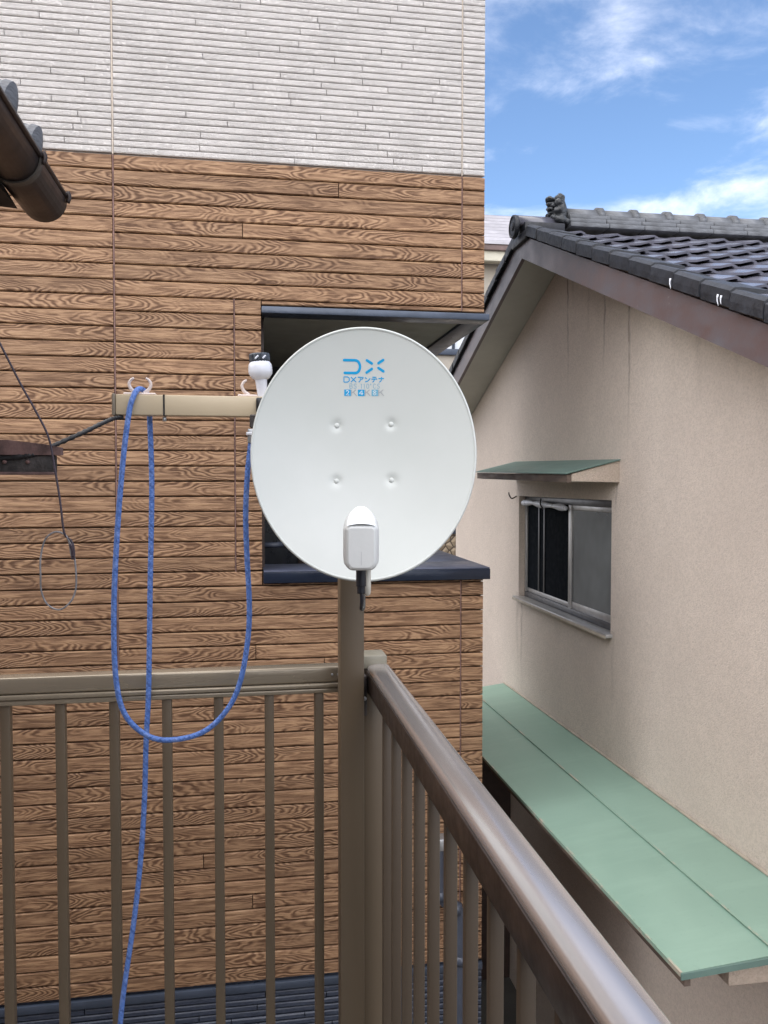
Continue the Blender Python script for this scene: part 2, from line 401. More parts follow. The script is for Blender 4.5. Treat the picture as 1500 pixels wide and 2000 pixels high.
M_irondk = worn('blackened_iron', (.055, .045, .042), .65, var=.4, scale=22, bumpd=.003)
M_gutter = worn('dark_brown_pvc_gutter', (.03, .02, .018), .4, var=.12, scale=4, spec=.35)
M_gutterlt = worn('sun_faded_brown_pvc', (.07, .06, .05), .5, var=.2, scale=10)
M_pipe = worn('slate_pvc_pipe', (.06, .07, .095), .35, var=.1)
M_alu = worn('anodised_aluminium_frame', (.45, .44, .43), .35, .6, var=.08)
M_aludk = worn('dark_aluminium_track', (.12, .12, .125), .35, .5, var=.1)
M_netdk = worn('black_insect_screen', (.004, .006, .009), .95, var=.1, spec=.08)
def glass(name, col):
    m = Mat(name, col, .05, spec=.7)
    g = m.n('ShaderNodeNewGeometry')
    m.set('Base Color', m.mix(m.rng(m.noise(m.map((1, .9, .8), src=g.outputs['Position']), 1.8, 3), .35, .7), tuple(c * .4 for c in col), tuple(c * 1.5 for c in col)))
    m.bump(m.noise(g.outputs['Position'], 1.5, 2), .01, .3); return m.m
M_glass = glass('grey_window_glass', (.085, .092, .092))
M_bgmetal = worn('pale_grey_metal_roof', (.42, .41, .44), .5, var=.1, scale=3)
M_bgwall = worn('pale_beige_render', (.42, .38, .32), .8, var=.06, scale=3)
M_cream2 = worn('cream_fascia', (.6, .57, .46), .6, var=.05)
M_bgfascia = worn('brown_eave_board', (.16, .11, .10), .6, var=.15)
M_bgglass = worn('bright_window_blind', (.68, .72, .76), .3, var=.05)
def stonewall():
    m = Mat('rubble_stone_cladding', (.3, .24, .17), .8)
    v = m.n('ShaderNodeTexVoronoi'); v.feature = 'DISTANCE_TO_EDGE'; v.inputs['Scale'].default_value = 9
    g = m.n('ShaderNodeNewGeometry'); m.L.new(g.outputs['Position'], v.inputs['Vector'])
    m.set('Base Color', m.mix(m.rng(v.outputs['Distance'], .02, .1), (.05, .035, .025), m.mix(m.noise(g.outputs['Position'], 6, 3), (.22, .17, .12), (.42, .33, .22))))
    m.bump(v.outputs['Distance'], .05); return m.m
M_rubble = stonewall()
def groundmat():
    m = Mat('grey_concrete_ground', (.16, .155, .145), .9)
    g = m.n('ShaderNodeNewGeometry'); a = m.noise(g.outputs['Position'], 2, 8, .65)
    m.set('Base Color', m.mix(m.rng(a, .3, .7), (.06, .058, .052), (.12, .115, .105))); m.bump(m.noise(g.outputs['Position'], 70, 4), .004); return m.m
M_ground = groundmat()

# ------------------------------------------------------------------ ground
g = mesh('ground', [(-150, -150, -4.4), (150, -150, -4.4), (150, 150, -4.4), (-150, 150, -4.4)], [(0, 1, 2, 3)], M_ground)
g['kind'] = 'structure'
bf = box('balcony_floor', worn('grey_balcony_floor', (.36, .35, .32), .8), None, -1.05, .42, -1.2, 2.2, -1.66, -1.56, .004)
bf['kind'] = 'structure'

# ================================================================== BROWN HOUSE
WY = 4.4                      # face of the wall
bh = thing('timber_look_house', 'tall house clad in brown wood grain planks below and white strips above', 'house', (-.6, 5.5, -4.4))
OX0, OX1, OZ0, OZ1 = .087, 1.29, -.523, .917     # corner balcony opening
TOPZ = 2.95; CX = 1.288; BX0 = -2.47
def wallslab(name, mat, x0, x1, z0, z1): return box(name, mat, bh, x0, x1, WY + .012, WY + .15, z0, z1)
wallslab('wall', M_backing, BX0, OX0 - .003, -2.66, 1.654)
wallslab('wall', M_backing, OX0 - .003, CX - .008, .93, 1.654)
wallslab('wall', M_backing, OX0 - .003, CX - .008, -2.66, -.53)
wallslab('wall', M_backing_w, BX0, CX - .008, 1.654, TOPZ)
wallslab('wall', M_navy, BX0, CX - .008, -4.4, -2.66)
box('side_wall', M_white, bh, CX - .15, CX - .012, WY + .151, 6.9, 1.6, TOPZ)
box('side_wall', M_wood, bh, CX - .15, CX - .012, WY + .151, 6.9, .93, 1.599)
box('side_wall', M_wood, bh, CX - .15, CX - .012, WY + .151, 6.9, -4.4, -.53)
box('side_wall', M_wood, bh, CX - .15, CX - .012, 6.62, 6.9, -.529, .929)
box('roof', M_tile_dark, bh, -7.0, CX + .05, WY - .05, 7.0, TOPZ, TOPZ + .15)

def strip(name, mat, parent, x0, x1, z0, z1, d, y=WY, jag=.0016, step=.08, endbev=.002, rise=.0, cut0=0., cut1=0.):
    """one plank or strip of siding: uneven long edges, bevelled, standing proud of the wall"""
    L = x1 - x0; n = max(1, int(L / step)); V, F = [], []
    h = z1 - z0; b = min(.0052, h * .2)
    for i in range(n + 1):
        t = i / n; x = L * t
        j0 = rnd.uniform(-jag, jag); j1 = rnd.uniform(-jag, jag); dj = rnd.uniform(-.0009, .0009)
        ex = endbev if i == 0 else (-endbev if i == n else 0)
        V += [(x, .012, 0.), (x + ex * .3, -d * .45, j0 * .4), (x + ex, -d + dj, b + j0), (x + ex, -d + dj, h - b + j1), (x + ex * .3, -d * .5, h + j1 * .4), (x, .012, h)]
    for i in range(n):
        for k in range(5):
            F.append((i * 6 + k, (i + 1) * 6 + k, (i + 1) * 6 + k + 1, i * 6 + k + 1))
    F.append((5, 4, 3, 2, 1, 0)); o = n * 6; F.append((o, o + 1, o + 2, o + 3, o + 4, o + 5))
    me = bpy.data.meshes.new(name); me.from_pydata(V, [], F); me.materials.append(mat)
    ob = bpy.data.objects.new(name, me)
    return finish(ob, parent, (x0, y, z0))
SEAM1, SEAM2, SEAM3 = -.647, -.051, 1.162
P = .0784
GAP = .0058
def segs(a, b, prob, lo=.35, hi=1.3):
    out = []; x = a
    while b - x > hi * 1.0:
        if rnd.random() > prob: break
        l = rnd.uniform(lo, hi)
        if b - x - l < lo * .5: break
        out.append((x, x + l)); x = x + l + .0012
    out.append((x, b)); return out
npl = 0
for i in range(55):
    z1 = 1.654 - P * i; z0 = z1 - P + GAP
    if i == 0: z1 -= .004
    spans = [(BX0, SEAM1 - .004)]
    zc = (z0 + z1) / 2
    inopen = z1 > OZ0 - .008 and z0 < OZ1 + .012
    xs = SEAM1 + .004
    if .965 > zc > -.463:
        spans.append((xs, SEAM2 - .003)); xs = SEAM2 + .003
    if inopen:
        spans.append((xs, OX0))
        if z1 > OZ1 + .016:      # thin cut course over the lintel trim
            spans2 = [(OX0 + .002, SEAM3 - .003), (SEAM3 + .003, CX)]
            for a, b in spans2: strip('plank', M_wood, bh, a, b, max(z0, OZ1 + .012), z1, .009)
        if z0 < OZ0 - .01:
            for a, b in [(OX0 + .002, SEAM3 - .003), (SEAM3 + .003, CX)]: strip('plank', M_wood, bh, a, b, z0, min(z1, OZ0 - .006), .009)
    else:
        spans.append((xs, SEAM3 - .003)); spans.append((SEAM3 + .003, CX))
    for a, b in spans:
        for (c, d) in segs(a, b, .2):
            strip('plank', M_wood, bh, c, d, z0, z1, .0105 + rnd.uniform(-.0012, .0012)); npl += 1
box('wall', M_wood, bh, -7, BX0 - .003, WY - .003, WY + .15, -4.4, TOPZ)
# white split-face strips
PW = .0333
i = 0; z = 1.662
nw = 0
while z < 2.80:
    for a, b in ((BX0, SEAM1 - .004), (SEAM1 + .004, SEAM3 - .003), (SEAM3 + .003, CX)):
        x = a
        while x < b - .001:
            l = rnd.uniform(.35, 1.05); e = min(b, x + l)
            if b - e < .12: e = b
            strip('siding_strip', M_white, bh, x, e, z, z + PW - .0042, .0066 + rnd.uniform(-.001, .0012), step=.14, jag=.0011); nw += 1
            x = e + .0005
    z += PW
# the same strips above the frame, joined
bmv, bmf = [], []
while z < TOPZ - .03:
    o = len(bmv); y = WY - .008
    bmv += [(BX0, WY + .012, z), (CX, WY + .012, z), (BX0, y, z + .005), (CX, y, z + .005), (BX0, y, z + .024), (CX, y, z + .024), (BX0, WY + .012, z + .0288), (CX, WY + .012, z + .0288)]
    bmf += [(o, o + 1, o + 3, o + 2), (o + 2, o + 3, o + 5, o + 4), (o + 4, o + 5, o + 7, o + 6)]
    z += PW
up = mesh('upper_siding', bmv, bmf, M_white, bh); up['kind'] = 'stuff'
# navy foundation siding under a drip flashing
box('flashing', M_trim, bh, BX0, CX + .002, WY - .02, WY + .011, -2.71, -2.668, .004)
z = -2.715 - PW; nn = 0
while z > -3.12:
    for a, b in ((BX0, SEAM1 - .004), (SEAM1 + .004, SEAM3 - .003), (SEAM3 + .003, CX)):
        x = a
        while x < b - .001:
            l = rnd.uniform(.3, .8); e = min(b, x + l)
            if b - e < .12: e = b
            strip('foundation_strip', M_navy, bh, x, e, z, z + PW - .005, .010 + rnd.uniform(-.002, .003), step=.14); x = e + .0016; nn += 1
    z -= PW
bmv, bmf = [], []
while z > -4.35:
    o = len(bmv); y = WY - .01
    bmv += [(BX0, WY + .012, z), (CX, WY + .012, z), (BX0, y, z + .005), (CX, y, z + .005), (BX0, y, z + .024), (CX, y, z + .024), (BX0, WY + .012, z + .0288), (CX, WY + .012, z + .0288)]
    bmf += [(o, o + 1, o + 3, o + 2), (o + 2, o + 3, o + 5, o + 4), (o + 4, o + 5, o + 7, o + 6)]
    z -= PW
lo = mesh('lower_foundation_siding', bmv, bmf, M_navy, bh); lo['kind'] = 'stuff'
# sealed vertical joints
for sx, w in ((SEAM1, .0036), (SEAM3, .0026)):
    box('sealant_joint', M_sealw, bh, sx - w, sx + w, WY - .0045, WY + .0115, 1.656, 2.83)
    if sx == SEAM1: box('sealant_joint', M_sealb, bh, sx - w, sx + w, WY - .0055, WY + .0115, -2.66, 1.652)
    else:
        box('sealant_joint', M_sealb, bh, sx - w, sx + w, WY - .0055, WY + .0115, OZ1 + .015, 1.652)
        box('sealant_joint', M_sealb, bh, sx - w, sx + w, WY - .0055, WY + .0115, -2.66, OZ0 - .01)
box('sealant_joint', M_sealb, bh, SEAM2 - .0026, SEAM2 + .0026, WY - .0055, WY + .0115, -.463, .96)
# corner balcony in the house
box('lintel_trim', M_trim, bh, OX0 + .002, CX + .022, WY - .035, WY + .10, .882, .917, .004)
box('lintel_trim', M_trim, bh, CX - .10, CX + .022, WY + .102, 6.61, .882, .917, .003)
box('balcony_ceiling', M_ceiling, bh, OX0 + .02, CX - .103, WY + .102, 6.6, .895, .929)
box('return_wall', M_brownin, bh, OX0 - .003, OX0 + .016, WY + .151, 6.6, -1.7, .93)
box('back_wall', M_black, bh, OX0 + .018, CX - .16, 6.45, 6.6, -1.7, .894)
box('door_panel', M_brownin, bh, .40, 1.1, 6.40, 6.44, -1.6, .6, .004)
box('balcony_slab', M_coping, bh, OX0 + .018, CX - .152, WY + .151, 6.44, -1.8, -1.7)
# parapet caps
cp = box('coping', M_coping, bh, OX0 + .004, CX + .03, WY - .044, WY + .30, OZ0, -.4655, .003)
box('coping_top', M_copetop, cp, OX0 + .006, CX + .028, WY - .040, WY + .33, -.465, -.458, .002)
cp2 = box('coping', M_coping, bh, 1.03, CX + .028, WY + .302, 6.61, OZ0, -.467, .005)
box('coping_top', M_copetop, cp2, 1.0, CX + .03, WY + .334, 6.61, -.4665, -.459, .003)
box('parapet', M_backing, bh, OX0, CX - .152, WY + .151, WY + .28, -1.7, OZ0 - .002)
tb = tube('rail_bar', [(.10, 5.0, -.37), (.16, 5.0, -.37), (.23, 5.0, -.366)], .018, M_pipe, bh, 10, 1)
bm = bmesh.new(); bmesh.ops.create_uvsphere(bm, u_segments=14, v_segments=10, radius=.032, matrix=Matrix.Translation((.245, 5.0, -.355)))
frombm('rail_knob', bm, M_pipe, bh, (.245, 5, -.355), True)
# drain pipe with a bulbous offset fitting
dp = tube('drain_pipe', [(1.035, 4.345, -1.99), (1.035, 4.345, -2.1), (1.037, 4.345, -2.2), (1.06, 4.345, -2.29), (1.12, 4.345, -2.31), (1.15, 4.345, -2.36), (1.153, 4.345, -2.46), (1.153, 4.345, -2.9), (1.153, 4.345, -4.38)], .026, M_pipe, bh, 14, 6)
for zz, xx in ((-2.25, 1.038), (-2.33, 1.13), (-2.62, 1.153)):
    tube('pipe_collar', [(xx, 4.345, zz - .025), (xx, 4.345, zz + .025)], .032, M_pipe, dp, 14, 1)
box('vent_hood', M_galv, bh, 1.0, 1.075, 4.30, 4.388, -1.99, -1.92, .012)

# ================================================================== PLASTER HOUSE
PX = 2.3
ph = thing('plaster_house', 'old beige stucco house with grey tiled gable roof and green canopies', 'house', (3.8, 5.5, -4.4))
YN, YF, YP, ZP = 2.05, 8.92, 5.80, 1.627
SN, SF = .408, .372
def zg(y): return ZP - SN * (YP - y) if y < YP else ZP - SF * (y - YP)
wy0, wy1, wz0, wz1 = 4.965, 6.775, -.965, -.108
ww = .09
bm = bmesh.new()
def poly(pts): bm.faces.new([bm.verts.new(p) for p in pts])
poly([(PX, YN, -4.4), (PX, wy0, -4.4), (PX, wy0, zg(wy0)), (PX, YN, zg(YN))])
poly([(PX, wy0, -4.4), (PX, wy1, -4.4), (PX, wy1, wz0), (PX, wy0, wz0)])
poly([(PX, wy0, wz1), (PX, wy1, wz1), (PX, wy1, zg(wy1)), (PX, YP, ZP), (PX, wy0, zg(wy0))])
poly([(PX, wy1, -4.4), (PX, YF, -4.4), (PX, YF, zg(YF)), (PX, wy1, zg(wy1))])
poly([(PX, wy0, wz0), (PX, wy0, wz1), (PX + ww, wy0, wz1), (PX + ww, wy0, wz0)])
poly([(PX, wy1, wz0), (PX, wy1, wz1), (PX + ww, wy1, wz1), (PX + ww, wy1, wz0)])
poly([(PX, wy0, wz1), (PX, wy1, wz1), (PX + ww, wy1, wz1), (PX + ww, wy0, wz1)])
poly([(PX, wy0, wz0), (PX, wy1, wz0), (PX + ww, wy1, wz0), (PX + ww, wy0, wz0)])
poly([(PX, YN, -4.4), (8.5, YN, -4.4), (8.5, YN, zg(YN)), (PX, YN, zg(YN))])
poly([(PX, YF, -4.4), (8.5, YF, -4.4), (8.5, YF, zg(YF)), (PX, YF, zg(YF))])
poly([(8.5, YN, -4.4), (8.5, YF, -4.4), (8.5, YF, zg(YF)), (8.5, YP, ZP), (8.5, YN, zg(YN))])
frombm('wall', bm, M_stucco, ph, (PX, YP, -4.4))
# roof boards, soffit and fascia of the gable
XR = 1.98; FH = .158
EN, EF = 1.55, 9.3                    # eaves
def roofslab(name, mat, x0, x1, ya, yb, lo, hi):
    za, zb = zg(ya), zg(yb); V = []
    for x in (x0, x1):
        for (y, zz) in ((ya, za), (yb, zb)):
            V += [(x, y, zz + lo), (x, y, zz + hi)]
    F = [(0, 1, 3, 2), (4, 6, 7, 5), (0, 4, 5, 1), (2, 3, 7, 6), (0, 2, 6, 4), (1, 5, 7, 3)]
    return mesh(name, V, F, mat, ph, (x0, ya, za))
roofslab('soffit', M_soffit, XR + .03, 8.8, EN, YP - .001, .004, .03)
roofslab('soffit', M_soffit, XR + .03, 8.8, YP + .001, EF, .004, .03)
roofslab('roof_deck', M_brownboard, XR + .03, 8.8, EN, YP - .001, .032, FH + .004)
roofslab('roof_deck', M_brownboard, XR + .03, 8.8, YP + .001, EF, .032, FH + .004)
roofslab('fascia', M_fascia, XR, XR + .028, EN, YP - .002, -.004, FH)
roofslab('fascia', M_fascia, XR, XR + .028, YP + .002, EF, -.004, FH)
roofslab('fascia_edge', M_tile_dark, XR - .004, XR + .02, YP + .003, EF, FH + .001, FH + .03)
# near slope tiles: wavy pantile profile, each its own piece
TW, TE = .265, .247 * math.cos(math.atan(SN))
ang = math.atan(SN)
def tile_mesh(name, w, l, nx=9):
    V, F = [], []
    for (yy, dz) in ((-l * .5, 0), (l * .5, -.004)):
        for t in range(nx + 1):
            u = t / nx; x = (u - .5) * w
            # flat pan that dips then a roll on the right
            if u < .74: hh = -.006 * math.sin(math.pi * u / .74)
            else: hh = .013 * math.sin(math.pi * (u - .74) / .26)
            V.append((x, yy, hh + dz + .013)); V.append((x, yy, hh + dz))
    for t in range(nx):
        a = 2 * t; b = 2 * (nx + 1) + a
        F.append((a, a + 2, b + 2, b)); F.append((a + 1, b + 1, b + 3, a + 3)); F.append((a, a + 1, a + 3, a + 2))
    m_ = 2 * (nx + 1)
    F.append((0, m_, m_ + 1, 1)); e = 2 * nx; F.append((e, e + 1, m_ + e + 1, m_ + e))
    me = bpy.data.meshes.new(name); me.from_pydata(V, [], F); me.materials.append(M_tile)
    return me
tmesh = tile_mesh('roof_tile', TW + .018, .30)
ROOFT = FH + .045          # tile bed above the gable line
ROW0 = YP - .14
rows = int((ROW0 - EN) / TE)
nt_ = 0
for r_ in range(rows + 1):
    y = ROW0 - .09 - r_ * TE
    if y < EN - .05: break
    ncol = 16
    for c in range(ncol):
        x = XR + .05 + TW * (c + .5)
        zz = zg(y) + ROOFT
        share(tmesh, 'roof_tile', ph, (x + rnd.uniform(-.003, .003), y + rnd.uniform(-.003, .003), zz + rnd.uniform(-.002, .002)),
              (ang - .105 + rnd.uniform(-.01, .01), rnd.uniform(-.01, .01), rnd.uniform(-.012, .012))); nt_ += 1
# the far part of the near slope and the whole far slope, joined
V, F = [], []
def add_tile_rows(ylist, slope_sign, x0, x1):
    for y in ylist:
        nx = int((x1 - x0) / (TW / 4)); base = len(V)
        ya, yb = y - TE * .5, y + TE * .5
        lo_, hi_ = (ya, yb) if slope_sign > 0 else (yb, ya)
        for t in range(nx + 1):
            x = x0 + (x1 - x0) * t / nx; hh = .018 * math.sin(2 * math.pi * (x - XR) / TW)
            V.extend([(x, lo_, zg(lo_) + ROOFT + .012 + hh), (x, lo_, zg(lo_) + ROOFT + .034 + hh), (x, hi_, zg(hi_) + ROOFT + .012 + hh)])
        for t in range(nx):
            a = base + 3 * t; F.extend([(a, a + 3, a + 4, a + 1), (a + 1, a + 4, a + 5, a + 2)])
add_tile_rows([ROW0 - .09 - k * TE for k in range(rows + 1)], 1, XR + .05 + TW * 16, 8.8)
add_tile_rows([YP + .2 + k * TE for k in range(14)], -1, XR + .05, 8.8)
ft = mesh('far_roof_tiles', V, F, M_tile, ph); ft['kind'] = 'stuff'
# verge tiles: top lip and apron hanging over the fascia
def verge_mesh(name, l, slope):
    V = []; F = []
    prof = [(.16, .014), (.03, .030), (.0, .030), (-.022, .016), (-.026, -.02), (-.026, -.052), (-.010, -.052), (-.010, .004), (.16, .0)]
    n = len(prof)
    for s_ in (-.5, .5):
        for (x, zz) in prof: V.append((x, s_ * l, zz + s_ * l * slope - (.010 * (s_ + .5) if slope > 0 else .010 * (.5 - s_))))
    for k in range(n): F.append((k, (k + 1) % n, n + (k + 1) % n, n + k))
    F.append(tuple(range(n))[::-1]); F.append(tuple(range(n, 2 * n)))
    me = bpy.data.meshes.new(name); me.from_pydata(V, [], F); me.materials.append(M_tile_dark); return me
vn = verge_mesh('verge_tile', TE + .0, SN); vf = verge_mesh('verge_tile', TE + .0, -SF)
for k in range(rows + 1):
    y = YP - .27 - k * TE
    if y < EN: break
    share(vn, 'verge_tile', ph, (XR - .005 + rnd.uniform(-.003, .003), y, zg(y) + FH + .075), (rnd.uniform(-.02, .02), rnd.uniform(-.06, .06), rnd.uniform(-.02, .02)), (1, .97, 1))
for k in range(14):
    y = YP + .2 + k * TE
    if y > EF: break
    share(vf, 'verge_tile', ph, (XR - .005 + rnd.uniform(-.003, .003), y, zg(y) + FH + .07), (rnd.uniform(-.02, .02), rnd.uniform(-.06, .06), rnd.uniform(-.02, .02)), (1, .97, 1))
# ridge
zr = ZP + FH + .055
def halfround(name, x0, x1, r, zc, mat, parent, w=1.0, seg=10, y=YP):
    V, F = [], []
    for x in (x0, x1):
        for k in range(seg + 1):
            a = math.pi * k / seg; V.append((x, y + r * w * math.cos(a), zc + r * math.sin(a)))
    for k in range(seg): F.append((k, k + 1, seg + 2 + k, seg + 1 + k))
    F.append(tuple(range(seg + 1))[::-1]); F.append(tuple(range(seg + 1, 2 * seg + 2))); F.append((0, seg + 1, 2 * seg + 1, seg))
    return mesh(name, V, F, mat, parent, (x0, y, zc), True)
box('ridge_base', M_tile_dark, ph, XR - .02, 2.26, YP - .12, YP + .12, zr - .05, zr + .012, .008)
halfround('ridge_cap', XR - .045, 2.24, .085, zr + .0, M_tile, ph)
bm = bmesh.new(); lathe_bm(bm, [(.06, 0), (.080, .0), (.083, .012), (.080, .03), (.07, .032), (.066, .026), (.03, .026), (.028, .034), (.0005, .038)], 24,
                           Matrix.Translation((XR - .045, YP, zr + .005)) @ Matrix.Rotation(R(-90), 4, 'Y'))
frombm('ridge_end_disc', bm, M_tile_dark, ph, (XR - .05, YP, zr), True)
box('verge_end', M_tile_dark, ph, XR - .03, XR + .04, YP - .16, YP + .16, zr - .12, zr - .052, .012)
x = 2.31; k = 0
for (za, zb, hw) in ((zr - .01, zr + .022, .13), (zr + .024, zr + .054, .115), (zr + .056, zr + .084, .10)):
    x = 2.30 + rnd.uniform(0, .1)
    first = True
    while x < 6.2:
        e = x + .27
        box('ridge_course', M_ridge, ph, 2.30 if first else x, e - .003, YP - hw - rnd.uniform(0, .004), YP + hw, za + rnd.uniform(0, .002), zb, .004)
        x = e; first = False
x = 2.31
while x < 6.2:
    halfround('ridge_tile', x, x + .262, .072, zr + .082, M_ridge, ph)
    halfround('ridge_collar', x + .225, x + .268, .088, zr + .083, M_ridge, ph)
    x += .265
for nm, (za, zb, hw) in (('ridge_far', (zr - .01, zr + .14, .1)),): box(nm, M_ridge, ph, 6.3, 8.8, YP - hw, YP + hw, za, zb, .02)
# carved ridge-end ornament
bm = bmesh.new()
def blob(x, y, z, r, sx=1, sy=1, sz=1, rot=0):
    bmesh.ops.create_icosphere(bm, subdivisions=3, radius=r, matrix=Matrix.Translation((x, y, z)) @ Matrix.Rotation(rot, 4, 'Y') @ Matrix.Diagonal((sx, sy, sz, 1)))
ox, oz = 2.25, zr + .02
blob(ox, YP, oz + .10, .075, .62, 1.25, 1.55); blob(ox + .005, YP, oz + .215, .045, .7, 1.3, .9)
for (a, b) in ((-1, .03), (1, .03), (-1, .10), (1, .10), (-1, .165), (1, .165)):
    blob(ox - .012, YP + a * (.095 - b * .2), oz + b, .034, .9, 1, .9)
for b in (.05, .09, .13, .17, .205): blob(ox - .045, YP + rnd.uniform(-.02, .02), oz + b, .024, 1, 1.8, .7)
for a in (-1, 1): blob(ox - .035, YP + a * .05, oz + .07, .02); blob(ox - .03, YP + a * .045, oz + .15, .022)
blob(ox - .075, YP, oz + .035, .026, 1.3, 1.4, .8); blob(ox + .03, YP, oz + .02, .06, .8, 1.8, .6)
for v in bm.verts:
    d_ = v.co - Vector((ox, YP, oz)); v.co = Vector((ox + d_.x * 1.3, YP + d_.y, oz + d_.z * .93))
    v.co += v.normal * .012 * mnoise.noise(v.co * 38) + v.normal * .006 * mnoise.noise(v.co * 90)
frombm('ridge_ornament', bm, M_stone, ph, (ox, YP, oz), True)
# white droppings of mortar on the verge
for (yy, l) in ((3.60, .04), (3.205, .045), (3.18, .03)):
    pts = [Vector((XR - .034, yy + .006 * math.sin(q), zg(yy) + FH + .06 - q * .012)) for q in range(int(l / .012) + 2)]
    V_, F_, U_ = tube_data(pts, lambda t: .0036 * (1.3 - t), 6); mesh('mortar_run', V_, F_, M_whitepl, ph, tuple(pts[0]), True)

# window of the plaster house
win = box('window', M_aludk, ph, PX + .052, PX + .088, wy0 + .001, wy1 - .001, wz0 + .001, wz0 + .045, .002)
box('frame', M_aludk, win, PX + .052, PX + .088, wy0 + .001, wy1 - .001, wz1 - .05, wz1 - .001, .002)
box('frame', M_alu, win, PX + .052, PX + .088, wy0 + .001, wy0 + .032, wz0 + .046, wz1 - .051, .002)
box('frame', M_alu, win, PX + .052, PX + .088, wy1 - .032, wy1 - .001, wz0 + .046, wz1 - .051, .002)
mid = 5.77
box('sash', M_alu, win, PX + .045, PX + .066, mid - .022, mid + .022, wz0 + .046, wz1 - .051, .003)
box('sash', M_alu, win, PX + .055, PX + .066, wy0 + .034, mid - .024, wz0 + .046, wz0 + .10, .003)
box('sash', M_alu, win, PX + .055, PX + .066, wy0 + .034, mid - .024, wz1 - .085, wz1 - .051, .003)
box('sash', M_alu, win, PX + .068, PX + .078, mid + .024, wy1 - .034, wz0 + .046, wz0 + .08, .003)
box('pane', M_glass, win, PX + .059, PX + .063, wy0 + .034, mid - .024, wz0 + .101, wz1 - .086)
box('insect_screen', M_netdk, win, PX + .070, PX + .074, mid + .024, wy1 - .034, wz0 + .081, wz1 - .052)
for yy in (6.33, 6.45): box('screen_bar', M_aludk, win, PX + .060, PX + .068, yy, yy + .02, wz0 + .081, wz1 - .052, .002)
box('sill', M_alu, win, PX - .045, PX + .05, wy0 - .03, wy1 + .03, wz0 - .02, wz0 + .004, .004)
box('sill_lip', M_rust, win, PX - .049, PX - .046, wy0 - .03, wy1 + .03, wz0 - .026, wz0 - .006, .001)
# rolled white sheet tied under the lintel, held by a wire hook
P_ = [(PX + .02, 6.72, -.165), (PX + .015, 6.5, -.160), (PX + .01, 6.25, -.168), (PX + .02, 5.95, -.175), (PX + .03, 5.8, -.185)]
tag(tube('rolled_sheet', P_, lambda t: .022 + .006 * math.sin(t * 17), M_whitepl, None, 10, 8), 'rolled white sheet tied under the lintel of the stucco house window', 'sheet')
tube('sheet_tie', [(PX - .01, 6.22, -.12), (PX - .022, 6.2, -.16), (PX - .012, 6.17, -.20)], .006, M_cable, bpy.data.objects['rolled_sheet'], 6, 4)
tube('wire_hook', [(PX + .0, 6.84, -.11), (PX - .04, 6.85, -.13), (PX - .06, 6.86, -.10), (PX - .06, 6.87, -.08)], .006, M_irondk, ph, 6, 4)
# small green awning above the window
YA0, YA1, XA = 4.855, 6.86, 1.955
def awz(x, y, nearw=.150, farw=.188, nearo=.062, faro=.100):
    t = (y - YA0) / (YA1 - YA0); u = (PX - x) / (PX - XA)
    return (nearw + (farw - nearw) * t) * (1 - u) + (nearo + (faro - nearo) * t) * u
def slab4(name, mat, parent, cs, th):
    V = [(x, y, z) for (x, y, z) in cs] + [(x, y, z - th) for (x, y, z) in cs]
    F = [(0, 1, 2, 3), (7, 6, 5, 4)] + [(k, 4 + k, 4 + (k + 1) % 4, (k + 1) % 4) for k in range(4)]
    return mesh(name, V, F, mat, parent, cs[0])
aw = slab4('window_awning', M_green_dk, ph, [(XA - .012, YA0 - .012, awz(XA, YA0)), (PX - .001, YA0 - .012, awz(PX, YA0)), (PX - .001, YA1 + .012, awz(PX, YA1)), (XA - .012, YA1 + .012, awz(XA, YA1))], .006)
mesh('awning_cheek', [(PX - .001, YA0, .141), (XA + .03, YA0, .058), (XA + .03, YA0, .014), (PX - .001, YA0, .006),
                      (PX - .001, YA0 + .03, .141), (XA + .03, YA0 + .03, .058), (XA + .03, YA0 + .03, .014), (PX - .001, YA0 + .03, .006)],
     [(0, 1, 2, 3), (7, 6, 5, 4), (0, 4, 5, 1), (1, 5, 6, 2), (2, 6, 7, 3), (3, 7, 4, 0)], M_cheek, aw, (PX, YA0, 0))
slab4('awning_board', M_brownboard, aw, [(XA, YA0 + .002, .053), (XA + .028, YA0 + .002, .053), (XA + .028, YA1, .090), (XA, YA1, .090)], .048)
slab4('awning_underside', M_soffit, aw, [(XA + .03, YA0 + .032, .02), (PX - .001, YA0 + .032, .02), (PX - .001, YA1, .05), (XA + .03, YA1, .05)], .012)
# long green canopy over the passage
def cz(x, y):
    u = (PX - x) / .7
    zj = -1.756 - .0135 * (y - 3.3); zo = -1.833 - .0165 * (y - 2.82)
    return zj * (1 - u) + zo * u
CN, CF, CXO, CXM = 2.80, 7.16, 1.60, 1.985
ca = slab4('canopy_roof', M_green, ph, [(CXM - .004, CN, cz(CXM, CN) + .008), (PX - .001, CN - .03, cz(PX, CN) + .004), (PX - .001, CF, cz(PX, CF) + .004), (CXM - .004, CF, cz(CXM, CF) + .008)], .006)
slab4('canopy_sheet', M_green, ca, [(CXO, CN + .02, cz(CXO, CN)), (CXM, CN, cz(CXM, CN) + .0005), (CXM, CF, cz(CXM, CF) + .0005), (CXO, CF, cz(CXO, CF))], .006)
slab4('canopy_edge_strip', M_wornedge, ca, [(CXO - .004, CN + .02, cz(CXO, CN) + .003), (CXO + .006, CN + .02, cz(CXO, CN) + .003), (CXO + .006, CF, cz(CXO, CF) + .003), (CXO - .004, CF, cz(CXO, CF) + .003)], .018)
slab4('canopy_seam', M_wornedge, ca, [(CXM - .008, CN + .002, cz(CXM, CN) + .0095), (CXM + .004, CN + .002, cz(CXM, CN) + .0095), (CXM + .004, CF, cz(CXM, CF) + .0095), (CXM - .008, CF, cz(CXM, CF) + .0095)], .0015)
